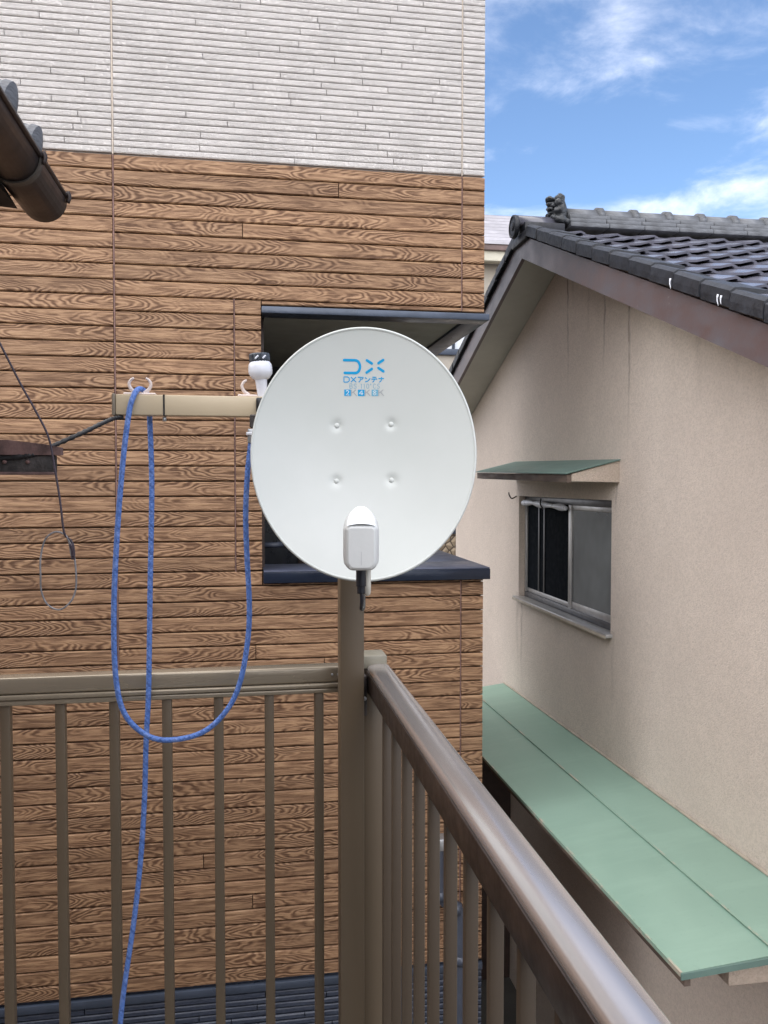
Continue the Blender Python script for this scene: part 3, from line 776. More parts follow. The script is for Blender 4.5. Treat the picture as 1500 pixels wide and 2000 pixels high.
slab4('wall_flashing', M_rust, ca, [(PX - .014, CN, cz(PX, CN) + .012), (PX - .0015, CN, cz(PX, CN) + .018), (PX - .0015, CF, cz(PX, CF) + .018), (PX - .014, CF, cz(PX, CF) + .012)], .006)
slab4('canopy_end_trim', M_green_dk, ca, [(CXO - .002, CN + .012, cz(CXO, CN) - .001), (PX - .002, CN - .036, cz(PX, CN) - .001), (PX - .002, CN - .028, cz(PX, CN) - .001), (CXO - .002, CN + .02, cz(CXO, CN) - .001)], .024)
slab4('canopy_board', M_brownboard, ca, [(CXO + .012, CN + .02, cz(CXO, CN) - .008), (PX - .002, CN - .02, cz(PX, CN) - .008), (PX - .002, CF, cz(PX, CF) - .008), (CXO + .012, CF, cz(CXO, CF) - .008)], .022)
slab4('canopy_fascia', M_brownboard, ca, [(CXO + .02, CN + .03, cz(CXO, CN) - .031), (CXO + .045, CN + .03, cz(CXO, CN) - .031), (CXO + .045, CF, cz(CXO, CF) - .031), (CXO + .02, CF, cz(CXO, CF) - .031)], .03)
for y in (2.86, 4.9, 6.9):
    bm = bmesh.new(); bm_box(bm, 1.82, PX - .002, y, y + .10, cz(2.0, y) - .15, cz(2.0, y) - .045, .012, 2)
    frombm('canopy_bracket', bm, M_cheek, ca, (2.0, y, cz(2, y) - .1), True)

box('passage_light_blocker', M_brownin, ph, CX + .01, PX - .004, 6.95, 7.0, -4.39, -1.95)  # added board closing the alley, keeps light out from under the canopy
# ================================================================== FAR HOUSE
fh = thing('far_house', 'distant house with pale ribbed metal roof behind the gable', 'house', (4, 13.5, -4.4))
FY = 12.0
box('wall', M_bgwall, fh, .6, 6.4, FY, 15, -.68, 3.25)
box('wall', M_rubble, fh, .6, 6.4, FY - .03, 15, -4.4, -.70)
box('roof_board', M_bgfascia, fh, .3, 6.7, FY - .36, FY - .30, 3.36, 3.46, .01)
box('eave_fascia', M_cream2, fh, .3, 6.7, FY - .30, FY - .22, 3.22, 3.37, .01)
box('eave_soffit', M_cream2, fh, .3, 6.7, FY - .22, FY - .001, 3.252, 3.29)
V, F = [], []
for k in range(9):
    ya = FY - .38 + k * .19; za = 3.46 + k * .108; yb = ya + .19; zb = za + .085
    o = len(V); V += [(.3, ya, za - .02), (6.7, ya, za - .02), (.3, ya, za + .022), (6.7, ya, za + .022), (.3, yb, zb), (6.7, yb, zb)]
    F += [(o, o + 1, o + 3, o + 2), (o + 2, o + 3, o + 5, o + 4)]
yt, zt = FY - .38 + 9 * .19, 3.46 + 9 * .108
o = len(V); V += [(.3, yt, zt - .02), (6.7, yt, zt - .02), (6.7, 15.4, 3.4), (.3, 15.4, 3.4)]; F.append((o, o + 1, o + 2, o + 3))
mesh('roof', V, F, M_bgmetal, fh, (3, FY, 3.4))
for (xa, xb, za, zb) in ((2.55, 3.25, 1.98, 2.6), (2.4, 3.12, -.66, .2)):
    wf = box('window', M_trim, fh, xa - .06, xb + .06, FY - .05, FY - .001, za - .09, za - .001, .004)
    box('frame', M_trim, wf, xa - .06, xb + .06, FY - .05, FY - .001, zb + .001, zb + .05, .004)
    box('frame', M_trim, wf, xa - .06, xa - .001, FY - .05, FY - .001, za, zb, .004)
    box('frame', M_trim, wf, xb + .001, xb + .06, FY - .05, FY - .001, za, zb, .004)
    box('mullion', M_trim, wf, (xa + xb) / 2 + .12, (xa + xb) / 2 + .16, FY - .048, FY - .001, za, zb, .004)
    box('pane', M_bgglass, wf, xa, (xa + xb) / 2 + .119, FY - .02, FY - .002, za, zb)
    box('pane', M_bgglass, wf, (xa + xb) / 2 + .161, xb, FY - .02, FY - .002, za, zb)

# ================================================================== OWN EAVE (top left)
oh = thing('near_house_eave', 'dark eave corner with tiled roof edge jutting in at top left', 'house', (-1.2, .4, -4.4))
box('wall', M_stucco, oh, -1.25, -1.10, -1.6, 1.75, -4.4, 1.0)
box('wall', M_stucco, oh, -1.25, .55, -1.45, -1.3, -4.4, 1.0)
box('added_unseen_side_wing', M_stucco, oh, -6.0, -1.26, -1.29, 1.72, -1.679, .62)  # unseen rest of the house, added to block low sky from the left
box('added_unseen_lower_storey', M_stucco, oh, -6.0, .30, -1.29, 1.98, -4.4, -1.68)  # unseen storey below the balcony, added to darken the lower planks opposite
slab4('roof_deck', M_irondk, oh, [(-1.6, -1.9, .98), (-.52, -1.9, .665), (-.52, 1.93, .665), (-1.6, 1.93, .98)], .05)
slab4('soffit', M_backing, oh, [(-1.6, -1.9, .80), (-.55, -1.9, .60), (-.55, 1.90, .60), (-1.6, 1.90, .80)], .02)
box('fascia', M_backing, oh, -.57, -.535, -1.9, 1.92, .55, .66, .003)
pg = [(-.66, .598), (-.474, .584), (-.4995, .628), (-.5005, .665), (-.66, .665)]
mesh('rafter_end', [(x, 1.72, z) for x, z in pg] + [(x, 1.89, z) for x, z in pg], [(0, 1, 2, 3, 4), (9, 8, 7, 6, 5)] + [(k, 5 + k, 5 + (k + 1) % 5, (k + 1) % 5) for k in range(5)], M_backing, oh, (-.6, 1.8, .6))
GR = .048; GX, GZ = -.445, .640; GY1 = 2.0
def gutter(name, y0, y1, r, mat, parent, cap=False, x=GX, z=GZ):
    V, F = [], []; n = 18; t_ = .0035
    a0, a1 = R(-188), R(8)
    for y in (y0, y1):
        for rr in (r, r - t_):
            for k in range(n + 1):
                a = a0 + (a1 - a0) * k / n; V.append((x + rr * math.cos(a), y, z + rr * math.sin(a)))
    m_ = n + 1
    for k in range(n):
        F += [(k, k + 1, 2 * m_ + k + 1, 2 * m_ + k), (m_ + k, 3 * m_ + k, 3 * m_ + k + 1, m_ + k + 1), (k, m_ + k, m_ + k + 1, k + 1), (2 * m_ + k, 2 * m_ + k + 1, 3 * m_ + k + 1, 3 * m_ + k)]
    F += [(0, 2 * m_, 3 * m_, m_), (n, m_ + n, 3 * m_ + n, 2 * m_ + n)]
    if cap: F.append(tuple(2 * m_ + k for k in range(m_)))
    return mesh(name, V, F, mat, parent, (x, y0, z), False)
gu = gutter('gutter', -1.9, 1.80, GR, M_gutter, oh)
for p_ in gu.data.polygons: p_.use_smooth = True
gutter('gutter_joint', 1.745, 1.765, GR + .004, M_gutterlt, gu)
g2 = gutter('gutter_end', 1.766, GY1, GR + .002, M_gutter, gu, True)
tube('gutter_lip', [(GX + GR + .001, -1.9, GZ + .007), (GX + GR + .001, GY1, GZ + .007)], .006, M_gutter, gu, 8, 1)
for yy in (1.755, 1.985): tube('gutter_clip', [(GX + GR + .006, yy, GZ + .016), (GX + GR + .010, yy, GZ + .005), (GX + GR + .006, yy, GZ - .008)], .005, M_gutter, gu, 6, 3)
# round-ended eave tiles resting over the gutter
k = 0
y = 1.78
while y > -1.8:
    bm = bmesh.new()
    Mx = Matrix.Translation((-.62, y, .735)) @ Matrix.Rotation(R(106), 4, 'Y')
    lathe_bm(bm, [(.034, -.25), (.036, .20), (.040, .205), (.040, .218), (.030, .222), (.012, .228), (.001, .23)], 16, Mx)
    frombm('round_tile', bm, M_ridge, oh, (-.42, y, .68), True)
    if y > .6: box('flat_tile', M_tile, oh, -.9, -.455, y - .145, y - .045, .67, .69, .006)
    y -= .185

# ================================================================== BALCONY RAILING
br = thing('balcony_railing', 'bronze metal balcony railing with vertical bars turning the corner', 'railing', (.2, 1.5, -1.56))
RZ = -.46
# right handrail: wide, slightly crowned top
V, F = [], []
prof = [(.302, RZ - .052), (.302, RZ - .010), (.3035, RZ - .0035), (.308, RZ), (.318, RZ + .0022), (.331, RZ + .0032), (.344, RZ + .0022), (.354, RZ), (.3585, RZ - .0035), (.360, RZ - .010), (.360, RZ - .052)]
n = len(prof); ys = [-1.2 + 3.27 * i / 40 for i in range(41)]
for y in ys: V += [(x, y, z) for x, z in prof]
for i in range(40):
    for k in range(n): F.append((i * n + k, i * n + (k + 1) % n, (i + 1) * n + (k + 1) % n, (i + 1) * n + k))
F.append(tuple(range(n))); F.append(tuple(range(40 * n, 41 * n))[::-1])
hr = mesh('handrail', V, F, M_handrail, br, (.33, 0, RZ), True)
for x in (.213, .228): tube('rail_screw', [(x, 2.062, RZ - .02), (x, 2.059, RZ - .02)], .003, M_galv, br, 8, 1)
hr.data.set_sharp_from_angle(angle=R(40))
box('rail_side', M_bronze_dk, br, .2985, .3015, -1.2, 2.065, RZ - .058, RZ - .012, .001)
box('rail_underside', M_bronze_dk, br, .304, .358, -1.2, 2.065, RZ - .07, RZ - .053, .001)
# front rail with a lower lip
box('front_rail', M_frontrail, br, -1.1, .236, 2.062, 2.112, RZ - .040, RZ, .006, 3)
box('front_rail_lip', M_frontrail, br, -1.1, .236, 2.058, 2.116, RZ - .053, RZ - .041, .004, 3)
box('front_rail_lip', M_frontrail, br, -1.1, .236, 2.064, 2.11, RZ - .068, RZ - .054, .005, 3)
for k in range(13):
    x = .181 - .1245 * k
    if x < -1.1: break
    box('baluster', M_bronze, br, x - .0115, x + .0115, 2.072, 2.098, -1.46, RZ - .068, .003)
box('bottom_rail', M_bronze, br, -1.1, .29, 2.066, 2.106, -1.50, -1.46, .004)
for k in range(25):
    y = 1.935 - .1245 * k
    if y < -1.15: break
    box('baluster', M_bronze_shaded, br, .3205, .3415, y - .008, y + .008, -1.46, RZ - .07, .003)
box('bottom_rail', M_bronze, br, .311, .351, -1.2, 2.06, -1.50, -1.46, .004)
cpst = box('corner_post', M_bronze, br, .287, .347, 2.07, 2.13, -1.56, RZ - .012, .004)
box('post_cap', M_capbz, cpst, .281, .353, 2.062, 2.138, RZ - .010, RZ + .024, .004)
box('rail_bracket', M_irondk, br, .284, .297, 2.03, 2.068, RZ - .12, RZ - .02, .002)
tube('bracket_screw', [(.290, 2.028, RZ - .075), (.290, 2.022, RZ - .075)], .005, M_galv, br, 8, 1)
V_ = None
# ================================================================== LAUNDRY POLE HOLDER
lp = thing('laundry_pole_holder', 'tall bronze post with beige horizontal arm behind the dish', 'pole holder', (.25, 2.0, -1.56))
box('post', M_bronze, lp, .2235, .2815, 1.972, 2.03, -1.555, .25, .003)
am = box('arm', M_arm, lp, -.288, .2225, 1.955, 1.995, .155, .2015, .003)
box('arm_end_cap', worn('grey_beige_end_cap', (.21, .175, .13), .5), am, -.296, -.2885, 1.953, 1.997, .153, .2035, .003)
box('arm_joint', M_cable, am, -.1835, -.1795, 1.9535, 1.9965, .154, .2025)
tube('joint_screw', [(-.1815, 1.965, .152), (-.1815, 1.965, .142)], .0045, M_galv, am, 10, 1)
def hook(x, s, tall=.032):
    pts = [(x + s * .006, 1.975, .206), (x - s * .006, 1.974, .216), (x - s * .010, 1.973, .227), (x - s * .006, 1.972, .236), (x + s * .001, 1.971, .2405)]
    tube('hook', pts, lambda t: .0042 * (1.15 - .55 * t), M_pinkwhite, am, 8, 5)
hook(-.250, 1); hook(-.222, -1); hook(.004, 1)
bm = bmesh.new(); bm_box(bm, -.272, -.200, 1.962, 1.990, .2015, .2065, .002, 1); frombm('hook_base', bm, M_pinkwhite, am, (-.236, 1.975, .2015))
bm = bmesh.new(); bm_box(bm, -.016, .030, 1.962, 1.990, .2015, .2065, .002, 1); frombm('hook_base', bm, M_pinkwhite, am, (.006, 1.975, .2015))

# white bulb headed fitting behind the dish
kf = thing('antenna_fitting', 'white bulb-headed fitting with dark ribbed cap at upper left of the dish', 'fitting', (.043, 1.985, .18))
KM = Matrix.Translation((.043, 1.985, .180)) @ Matrix.Rotation(R(-4), 4, 'Y')
bm = bmesh.new(); lathe_bm(bm, [(.006, .0), (.009, .008), (.011, .03), (.014, .062), (.0145, .066)], 24, KM); frombm('neck', bm, M_whitepl, kf, (.04, 1.985, .2), True)
bm = bmesh.new(); lathe_bm(bm, [(.014, .064), (.020, .067), (.027, .077), (.028, .083), (.028, .092), (.0265, .100), (.0225, .106), (.020, .107)], 28, KM); frombm('bulb', bm, M_whitepl, kf, (.04, 1.985, .26), True)
bm = bmesh.new()
pr = [(.0215, .104), (.0235, .108), (.0232, .122), (.021, .125), (.008, .127), (.001, .127)]
rings = []
for (r, z) in pr:
    rings.append([bm.verts.new(KM @ Vector((r * (1 + .05 * (q % 2)) * math.cos(2 * math.pi * q / 40), r * (1 + .05 * (q % 2)) * math.sin(2 * math.pi * q / 40), z))) for q in range(40)])
for a, b in zip(rings, rings[1:]):
    for q in range(40): bm.faces.new((a[q], a[(q + 1) % 40], b[(q + 1) % 40], b[q]))
bm.faces.new(rings[-1])
frombm('ribbed_cap', bm, M_darkcap, kf, (.04, 1.985, .29))
for (a0, w) in ((-112, .3), (-72, .22)):
    bm = bmesh.new()
    for q in range(3):
        a = R(a0 + q * 6); c_ = KM @ Vector((.0254 * math.cos(a), .0254 * math.sin(a), .114 + .0022 * (q - 1)))
        bmesh.ops.create_icosphere(bm, subdivisions=1, radius=.0026, matrix=Matrix.Translation(c_))
    frombm('cap_mark', bm, M_whitepl, kf, (.04, 1.96, .294), True)
box('clamp', M_cable, kf, .026, .052, 1.94, 1.999, .165, .198, .004)

# rope clip under it
rc = thing('rope_clip', 'grey clear plastic clip gripping the blue cord beside the dish rim', 'clip', (.017, 1.935, .09))
box('clip_body', M_galv, rc, .006, .026, 1.925, 1.947, .092, .125, .003)
box('clip_strap', M_whitepl, rc, .003, .028, 1.922, 1.95, .110, .117, .002)
bm = bmesh.new(); bm_box(bm, .011, .031, 1.93, 1.945, .127, .158, .003, 1); frombm('clip_jaw', bm, M_irondk, rc, (.02, 1.935, .127))

# ================================================================== BLUE CORD
rope = [(.015, 1.935, .11), (.012, 1.935, .08), (.006, 1.935, .028), (.001, 1.935, -.066), (.003, 1.935, -.161), (.008, 1.936, -.279), (.004, 1.94, -.363), (-.013, 1.94, -.457), (-.042, 1.942, -.522), (-.095, 1.944, -.573),
        (-.164, 1.944, -.590), (-.221, 1.944, -.579), (-.271, 1.943, -.529), (-.291, 1.941, -.446), (-.294, 1.938, -.295), (-.285, 1.936, -.122), (-.270, 1.936, .051), (-.256, 1.938, .160), (-.247, 1.942, .195), (-.240, 1.957, .212),
        (-.233, 1.975, .2155), (-.226, 1.994, .210), (-.221, 2.005, .195), (-.219, 2.008, .150), (-.216, 2.01, -.007), (-.222, 2.01, -.247), (-.228, 2.012, -.489), (-.235, 2.014, -.61), (-.240, 2.015, -.744), (-.250, 2.015, -.89), (-.267, 2.015, -1.04), (-.295, 2.01, -1.232), (-.31, 2.0, -1.40), (-.33, 1.97, -1.535), (-.40, 1.9, -1.553), (-.55, 1.85, -1.553)]
tag(tube('cord', rope, .0062, M_rope, None, 12, 10), 'blue braided cord looped over the beige arm and hanging past the railing', 'cord')

# black conduit from bracket to arm
cb = [(-.53, 1.853, .050), (-.455, 1.853, .058), (-.43, 1.86, .066), (-.400, 1.875, .083), (-.350, 1.90, .110), (-.31, 1.93, .135), (-.288, 1.95, .147), (-.275, 1.965, .150)]
tag(tube('conduit', cb, .0050, M_cable, None, 10, 14, ridge=(.0062, .12)), 'black corrugated cable running from iron bracket up to the beige arm', 'cable')
# thin wire with a loop
wr = thing('thin_wire', 'thin dark wire hanging down the left side ending in a grey oval loop', 'wire', (-.45, 1.8, .3))
tube('strand', [(-.60, 1.8, .60), (-.56, 1.8, .47), (-.50, 1.8, .305), (-.489, 1.8, .283), (-.451, 1.8, .203), (-.424, 1.8, .151), (-.398, 1.8, .094), (-.386, 1.8, .025), (-.377, 1.8, -.038), (-.370, 1.8, -.102), (-.357, 1.8, -.118), (-.351, 1.797, -.133), (-.352, 1.796, -.152)], .0022, M_wire, wr, 8, 8)
tube('loop', [(-.356, 1.799, -.150), (-.362, 1.801, -.118), (-.372, 1.801, -.104), (-.390, 1.8, -.101), (-.408, 1.8, -.117), (-.417, 1.8, -.154), (-.4175, 1.8, -.19), (-.4165, 1.8, -.222), (-.405, 1.8, -.250), (-.382, 1.8, -.262), (-.360, 1.8, -.247), (-.349, 1.8, -.222), (-.3475, 1.8, -.19), (-.350, 1.8, -.158), (-.355, 1.799, -.132), (-.366, 1.8, -.108)], .0019, M_wiregrey, wr, 8, 8)
tube('binding', [(-.357, 1.799, -.125), (-.353, 1.799, -.14), (-.353, 1.799, -.158)], .0042, M_wire, wr, 8, 3)
# rusty iron bracket at left
ib = thing('iron_bracket', 'rusty brown iron bracket poking in at left edge under black cable', 'bracket', (-.7, 1.86, .04))
mesh('upper_plate', [(-1.05, 1.85, .096), (-.49, 1.85, .091), (-.42, 1.85, .083), (-.385, 1.85, .076), (-.385, 1.85, .060), (-1.05, 1.85, .060),
                     (-1.05, 1.875, .096), (-.49, 1.875, .091), (-.42, 1.875, .083), (-.385, 1.875, .076), (-.385, 1.875, .060), (-1.05, 1.875, .060)],
     [(0, 1, 2, 3, 4, 5)[::-1], (6, 7, 8, 9, 10, 11)] + [(k, (k + 1) % 6, 6 + (k + 1) % 6, 6 + k) for k in range(6)], M_iron, ib, (-.6, 1.86, .07))
box('lower_plate', M_irondk, ib, -1.05, -.397, 1.857, 1.872, .020, .0595, .002)
box('plate_lip', M_iron, ib, -1.05, -.399, 1.850, 1.856, .018, .024, .0015)
for x in (-.498, -.452): tube('bolt', [(x, 1.856, .045), (x, 1.850, .045)], .0045, M_iron, ib, 6, 1)

# ================================================================== SATELLITE DISH
sd = thing('satellite_dish', 'white oval satellite dish with blue lettering mounted at the railing corner', 'satellite dish', (.252, 1.95, -.1))
DC = Vector((.246, 1.726, .0635))
nrm = Vector((-.142, -.985, .095)).normalized()
rx = Vector((0, 0, 1)).cross(nrm).normalized() * 1.0       # to the right in the photo is +X
rx = rx if rx.x > 0 else -rx
uz = nrm.cross(rx) if nrm.cross(rx).z > 0 else rx.cross(nrm)
A_, B_ = .2315, .2622
BOLTS = [(-.0585, .066), (.0590, .069), (-.0595, -.0545), (.0595, -.0525)]
DEPTH = .052
def dsurf(u, v):
    q = (u / A_) ** 2 + (v / B_) ** 2
    w = -DEPTH * (1 - q)
    for (bu, bv) in BOLTS:
        d = math.hypot(u - bu, v - bv)
        if d < .05: w -= .0042 * math.exp(-(d / .0105) ** 2)
    return w
def dpt(u, v, w): return DC + rx * u + uz * v + nrm * w
n = 150; V, F = [], []
for j in range(n + 1):
    for i in range(n + 1):
        a, b = 2 * i / n - 1, 2 * j / n - 1
        if a == 0 and b == 0: rr, ph_ = 0, 0
        elif abs(a) > abs(b): rr, ph_ = a, math.pi / 4 * b / a
        else: rr, ph_ = b, math.pi / 2 - math.pi / 4 * a / b
        u, v = A_ * rr * math.cos(ph_), B_ * rr * math.sin(ph_)
        V.append(dpt(u, v, dsurf(u, v)))
for j in range(n):
    for i in range(n):
        k = j * (n + 1) + i; F.append((k, k + 1, k + n + 2, k + n + 1))
mesh('reflector', V, F, M_dish, sd, tuple(DC), True)
# rolled rim and back skin
V, F = [], []; K = 160
sect = [(1.0, .0), (1.005, .0020), (1.012, .0034), (1.021, .0024), (1.0265, -.002), (1.0265, -.009), (1.018, -.013), (1.0, -.009), (.985, -.0075)]
for k in range(K):
    a = 2 * math.pi * k / K
    for (s_, w) in sect: V.append(dpt(A_ * s_ * math.cos(a), B_ * s_ * math.sin(a), w))
m_ = len(sect)
for k in range(K):
    for s_ in range(m_ - 1):
        a = k * m_ + s_; b = ((k + 1) % K) * m_ + s_; F.append((a, b, b + 1, a + 1))
mesh('rim', V, F, M_dish, sd, tuple(DC), True)
V, F = [], []; rg = 10
for j in range(rg + 1):
    for k in range(64):
        a = 2 * math.pi * k / 64; s_ = .986 * j / rg + .0001
        u, v = A_ * s_ * math.cos(a), B_ * s_ * math.sin(a); V.append(dpt(u, v, -DEPTH * (1 - s_ * s_) - .006))
for j in range(rg):
    for k in range(64): F.append((j * 64 + k, j * 64 + (k + 1) % 64, (j + 1) * 64 + (k + 1) % 64, (j + 1) * 64 + k))
mesh('back_skin', V, F, M_dish, sd, tuple(DC), True)
Mrot = Matrix((rx, uz, nrm)).transposed().to_4x4()
for (bu, bv) in BOLTS:
    bm = bmesh.new(); c_ = dpt(bu, bv, dsurf(bu, bv) - .0003)
    lathe_bm(bm, [(.0062, 0), (.0058, .0016), (.0042, .0032), (.002, .0041), (.0003, .0043)], 18, Matrix.Translation(c_) @ Mrot)
    frombm('bolt_head', bm, M_dish, sd, tuple(c_), True)
# printed lettering (stroke ribbons lying on the dish surface)
def ribbon_mesh(name, strokes, width, mat, parent, ox, oy, s, lift=.0005, roundcap=False):
    V, F = [], []
    for st in strokes:
        pts = []
        for a, b in zip(st, st[1:]):
            m__ = max(1, int(math.hypot(b[0] - a[0], b[1] - a[1]) * s / .004))
            for q in range(m__): pts.append((a[0] + (b[0] - a[0]) * q / m__, a[1] + (b[1] - a[1]) * q / m__))
        pts.append(st[-1]); pts = [(ox + x * s, oy + y * s) for x, y in pts]
        base = len(V); hw = width / 2
        for q, p in enumerate(pts):
            a = pts[max(q - 1, 0)]; b = pts[min(q + 1, len(pts) - 1)]
            dx, dy = b[0] - a[0], b[1] - a[1]; L = math.hypot(dx, dy) or 1; nx_, ny_ = -dy / L * hw, dx / L * hw
            for sg in (1, -1):
                u, v = p[0] + sg * nx_, p[1] + sg * ny_; V.append(dpt(u, v, dsurf(u, v) + lift))
        for q in range(len(pts) - 1): F.append((base + 2 * q, base + 2 * q + 1, base + 2 * q + 3, base + 2 * q + 2))
        if roundcap:
            for p in (pts[0], pts[-1]):
                b0 = len(V)
                for q in range(10):
                    a = 2 * math.pi * q / 10; u, v = p[0] + hw * math.cos(a), p[1] + hw * math.sin(a); V.append(dpt(u, v, dsurf(u, v) + lift + .00005))
                F.append(tuple(range(b0, b0 + 10)))
    return mesh(name, V, F, mat, parent, tuple(dpt(ox, oy, 0)), False)
px = 1 / 928.0                               # metres per photo pixel on the dish face
def dl(x, y): return ((x - 710) * px * 1.0, (884 - y) * px)
arc = [(30 * 1.0 + 9.5 * math.cos(R(a)) - 0, 13 + 12.5 * math.sin(R(a))) for a in range(90, -91, -15)]
D_ = [(2, 25.5)] + [(24 + 9.5 * math.cos(R(a)), 13.5 + 12 * math.sin(R(a))) for a in range(90, -91, -15)] + [(3, 1.5)]
X_ = [[(47, 25.5), (57, 19.5)], [(70, 20), (79.5, 26)], [(46.5, 2.5), (57, 9.5)], [(70, 11), (80, 4.5)]]
ox_, oy_ = dl(669, 722)
ribbon_mesh('logo', [D_] + X_, 5.0 * px, M_blueprint, sd, ox_, oy_, px, roundcap=True)
GL = {
 'D': [[(0, 0), (0, 10), (6, 10), (9, 7.5), (9, 2.5), (6, 0), (0, 0)]], 'X': [[(0, 10), (9, 0)], [(9, 10), (0, 0)]],
 'a': [[(0, 9.5), (9.5, 9.5), (8.5, 7), (6, 5.2)], [(4.8, 7.5), (4.4, 3.5), (1.5, 0)]],
 'n': [[(.5, 9), (3.5, 7)], [(.8, .8), (5, 2), (9.5, 7.5)]],
 't': [[(1.5, 9.5), (8, 9.5)], [(0, 6), (9.5, 6)], [(5, 6), (4.4, 3), (1.8, 0)]],
 'o': [[(0, 7), (9.5, 7)], [(5.2, 10), (5.2, 5), (4.2, 2.2), (1.5, 0)]],
 'B': [[(0, 0), (0, 10), (5, 10), (6.5, 8), (5, 5.2), (0, 5.2)], [(5, 5.2), (7, 3), (5, 0), (0, 0)]],
 'S': [[(7, 9), (4, 10), (.8, 8.6), (1, 6.2), (6, 4.2), (6.5, 1.5), (3.5, 0), (0, 1.2)]],
 '1': [[(1, 8), (3, 10), (3, 0)]], '0': [[(3.5, 10), (.6, 8), (.6, 2), (3.5, 0), (6.4, 2), (6.4, 8), (3.5, 10)]],
 'o°': [[(1, 10), (2.6, 9), (2.6, 8), (1, 7.2), (0, 8.5), (1, 10)]],
 'C': [[(7, 8.5), (4, 10), (1, 8), (1, 2), (4, 0), (7, 1.5)]], 'K': [[(0, 0), (0, 10)], [(8, 10), (0, 4.3)], [(3, 6.2), (9, 0)]],
 '2': [[(1, 8), (4, 10), (7, 8), (6, 5), (1, 0), (8, 0)]], '4': [[(6, 0), (6, 10), (0, 3), (8.5, 3)]],
 '8': [[(4, 10), (1, 8), (4, 5.4), (7.2, 2.6), (4, 0), (.8, 2.6), (4, 5.4), (7, 8), (4, 10)]], '.': [[(1, 4.6), (2, 4.6)]],
}
def word(name, seq, x0, y0, h, wcell, mat, lw, kern=1.0):
    st = []; x = x0
    for ch in seq:
        wd = wcell if ch not in ('1', '.', 'o°') else wcell * .5
        for s_ in GL[ch]: st.append([(x + p[0] / 9.5 * wd * .82, y0 + p[1] / 10 * h) for p in s_])
        x += wd * kern
    ribbon_mesh(name, st, lw * px, mat, sd, *dl(0, 0), px)
# coordinates inside word() are photo-pixel sized units measured from the dish centre
ribbon_mesh('maker_name', [[(1 + i * 13.7 + p[0] / 9.5 * 11.2, p[1] * 1.0) for p in s_] for i, ch in enumerate('DXanto') for s_ in GL[ch]], 1.9 * px, M_blueprint, sd, *dl(669.5, 738), px)
x_ = 0; st = []
for ch, wd in (('B', 7), ('S', 8), ('.', 5), ('1', 5), ('1', 5), ('0', 7.5), ('o°', 4.5), ('C', 7.5), ('S', 7)):
    for s_ in GL[ch]: st.append([(x_ + p[0] / 9.5 * wd, p[1] * .9) for p in s_])
    x_ += wd + .6
ribbon_mesh('band_text', st, .9 * px, M_paleprint, sd, *dl(682, 750), px)
for i, ch in enumerate('248'):
    cx, cy = 671 + i * 27.2, 764.5
    # solid square behind the numeral
    ribbon_mesh('number_square', [[(0, 6), (13, 6)]], 12.5 * px, M_paleprint if i == 2 else M_blueprint, sd, *dl(cx, cy), px, .0004)
    ribbon_mesh('number', [[(2.4 + p[0] * .95, 1.6 + p[1] * .88) for p in s_] for s_ in GL[ch]], 1.7 * px, M_whiteprint, sd, *dl(cx, cy), px, .0008)
    ribbon_mesh('letter', [[(14.5 + p[0] * 1.12, p[1] * 1.2) for p in s_] for s_ in GL['K']], 1.35 * px, M_greyprint, sd, *dl(cx, cy), px, .0006)
# feed horn (LNB) on its arm
LC = Vector((.2055, 1.478, -.108)); fw = Vector((-.13, -.99, .0)).normalized(); lr = Vector((.99, -.13, 0)).normalized(); lu = Vector((0, 0, 1))
def sect_pts(hw, zb, zt, yo, rb, rt, nn=44):
    """closed rounded outline: bottom corner radius rb, top arch radius rt"""
    pts = []
    def arcp(cx, cz, r_, a0, a1, k):
        for q in range(k): a = R(a0 + (a1 - a0) * q / (k - 1)); pts.append((cx + r_ * math.cos(a), cz + r_ * math.sin(a)))
    arcp(hw - rb, zb + rb, rb, -90, 0, 8); arcp(hw - rt, zt - rt, rt, 0, 90, 14); arcp(-hw + rt, zt - rt, rt, 90, 180, 14); arcp(-hw + rb, zb + rb, rb, 180, 270, 8)
    return [LC + lr * x + lu * z + fw * yo for x, z in pts]
secs = [sect_pts(.022, -.040, .029, .040, .012, .006), sect_pts(.0255, -.0435, .0325, .038, .013, .0075), sect_pts(.0285, -.046, .0355, .030, .015, .010), sect_pts(.0315, -.044, .040, .012, .015, .020),
        sect_pts(.0325, -.040, .050, -.004, .015, .029), sect_pts(.0315, -.036, .058, -.020, .014, .0300), sect_pts(.029, -.030, .062, -.036, .012, .028), sect_pts(.022, -.02, .056, -.044, .01, .021)]
V = [p for s_ in secs for p in s_]; m_ = len(secs[0]); F = []
for j in range(len(secs) - 1):
    for k in range(m_): F.append((j * m_ + k, j * m_ + (k + 1) % m_, (j + 1) * m_ + (k + 1) % m_, (j + 1) * m_ + k))
F.append(tuple(range(m_))); F.append(tuple(range((len(secs) - 1) * m_, len(secs) * m_))[::-1])
ln = mesh('feed_horn', V, F, M_lnb, sd, tuple(LC), True); ln.data.set_sharp_from_angle(angle=R(45))
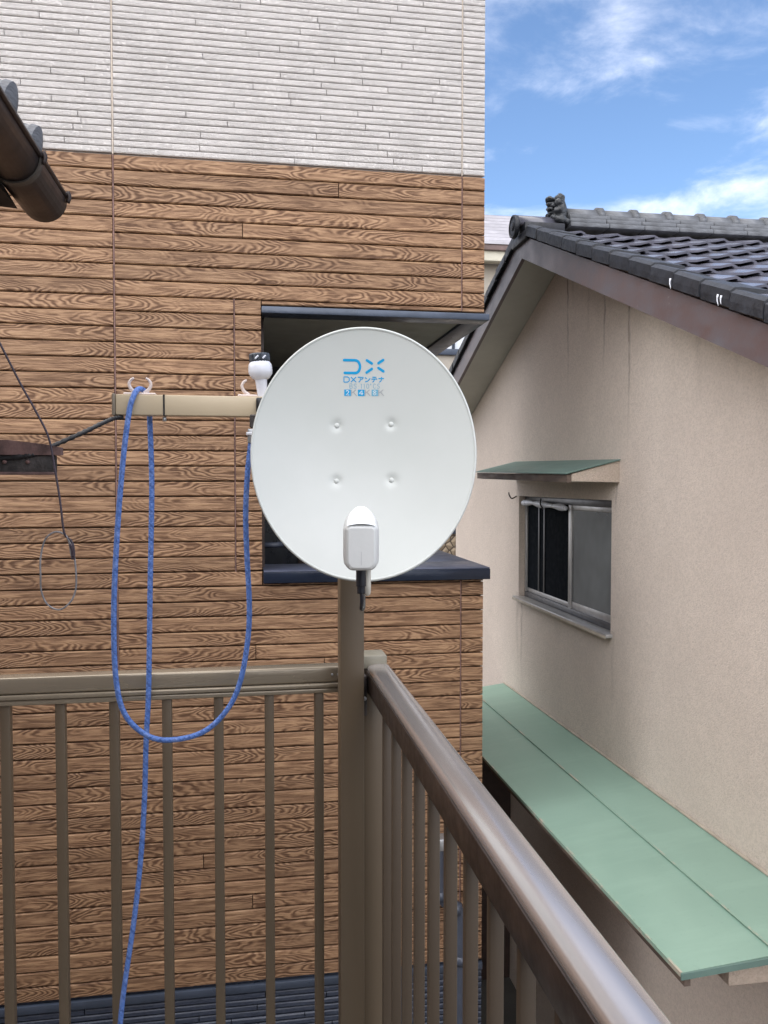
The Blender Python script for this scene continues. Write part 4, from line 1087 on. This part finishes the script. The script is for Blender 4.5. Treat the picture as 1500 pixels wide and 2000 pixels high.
# white sloping window on its upper face
V, F = [], []; nu, nv = 14, 8
for j in range(nv + 1):
    t = j / nv; yo = .034 - .062 * t; zt = .0362 + .0285 * t; 
    hw = .0245 * math.sqrt(max(0, 1 - (t * .97) ** 2.2)) if t > 0 else .0245
    for i in range(nu + 1):
        s_ = 2 * i / nu - 1; V.append(LC + lr * (hw * s_) + lu * (zt - .0035 * (s_ * hw / .0245) ** 2 + .0010) + fw * (yo + .0058))
for j in range(nv):
    for i in range(nu): k = j * (nu + 1) + i; F.append((k, k + 1, k + nu + 2, k + nu + 1))
mesh('feed_window', V, F, M_lnbw, ln, tuple(LC), True)
for (z0_, z1_, yo) in ((-.036, -.012, .0403),):
    a = LC + fw * yo; mesh('mould_line', [a + lu * z0_ - lr * .0003, a + lu * z0_ + lr * .0003, a + lu * z1_ + lr * .0003, a + lu * z1_ - lr * .0003], [(0, 1, 2, 3)], M_greyprint, ln, tuple(a))
c0 = LC + lu * -.044 + fw * .012
tube('connector_boot', [c0 + lu * .004, c0 - lu * .012, c0 - lu * .030, c0 - lu * .034, c0 - lu * .045], lambda t: .0093 if t < .62 else .0075, M_rubber, ln, 16, 4)
tube('coax_cable', [c0 - lu * .042, c0 - lu * .052 + lr * .001, c0 - lu * .064 - fw * .003 + lr * .001, c0 - lu * .075 - fw * .02, c0 - lu * .078 - fw * .06 + lr * .005, Vector((.235, 1.66, -.205)), Vector((.245, 1.75, -.19))], lambda t: .0035, M_rubber, ln, 8, 5)
a0 = LC + lu * -.045 - fw * .004 + lr * .011
tube('feed_arm', [a0 + lu * .01, a0 - lu * .02, a0 - lu * .038 - fw * .006, a0 - lu * .048 - fw * .03, Vector((.235, 1.62, -.198)), Vector((.245, 1.735, -.235)), Vector((.25, 1.79, -.20)), Vector((.252, 1.82, -.12))], .0068, M_cream, sd, 10, 5)
# mount behind the dish
box('mount_plate', M_galv, sd, .178, .322, 1.795, 1.80, -.04, .15, .002)
box('mount_block', M_galv, sd, .215, .285, 1.8005, 1.93, .0, .11, .004)
tube('pole_clamp', [(.21, 1.95, .055), (.252, 1.936, .055), (.295, 1.95, .055)], .009, M_galv, sd, 10, 6)
box('clamp_plate', M_galv, sd, .205, .30, 1.955, 1.970, .02, .09, .003)
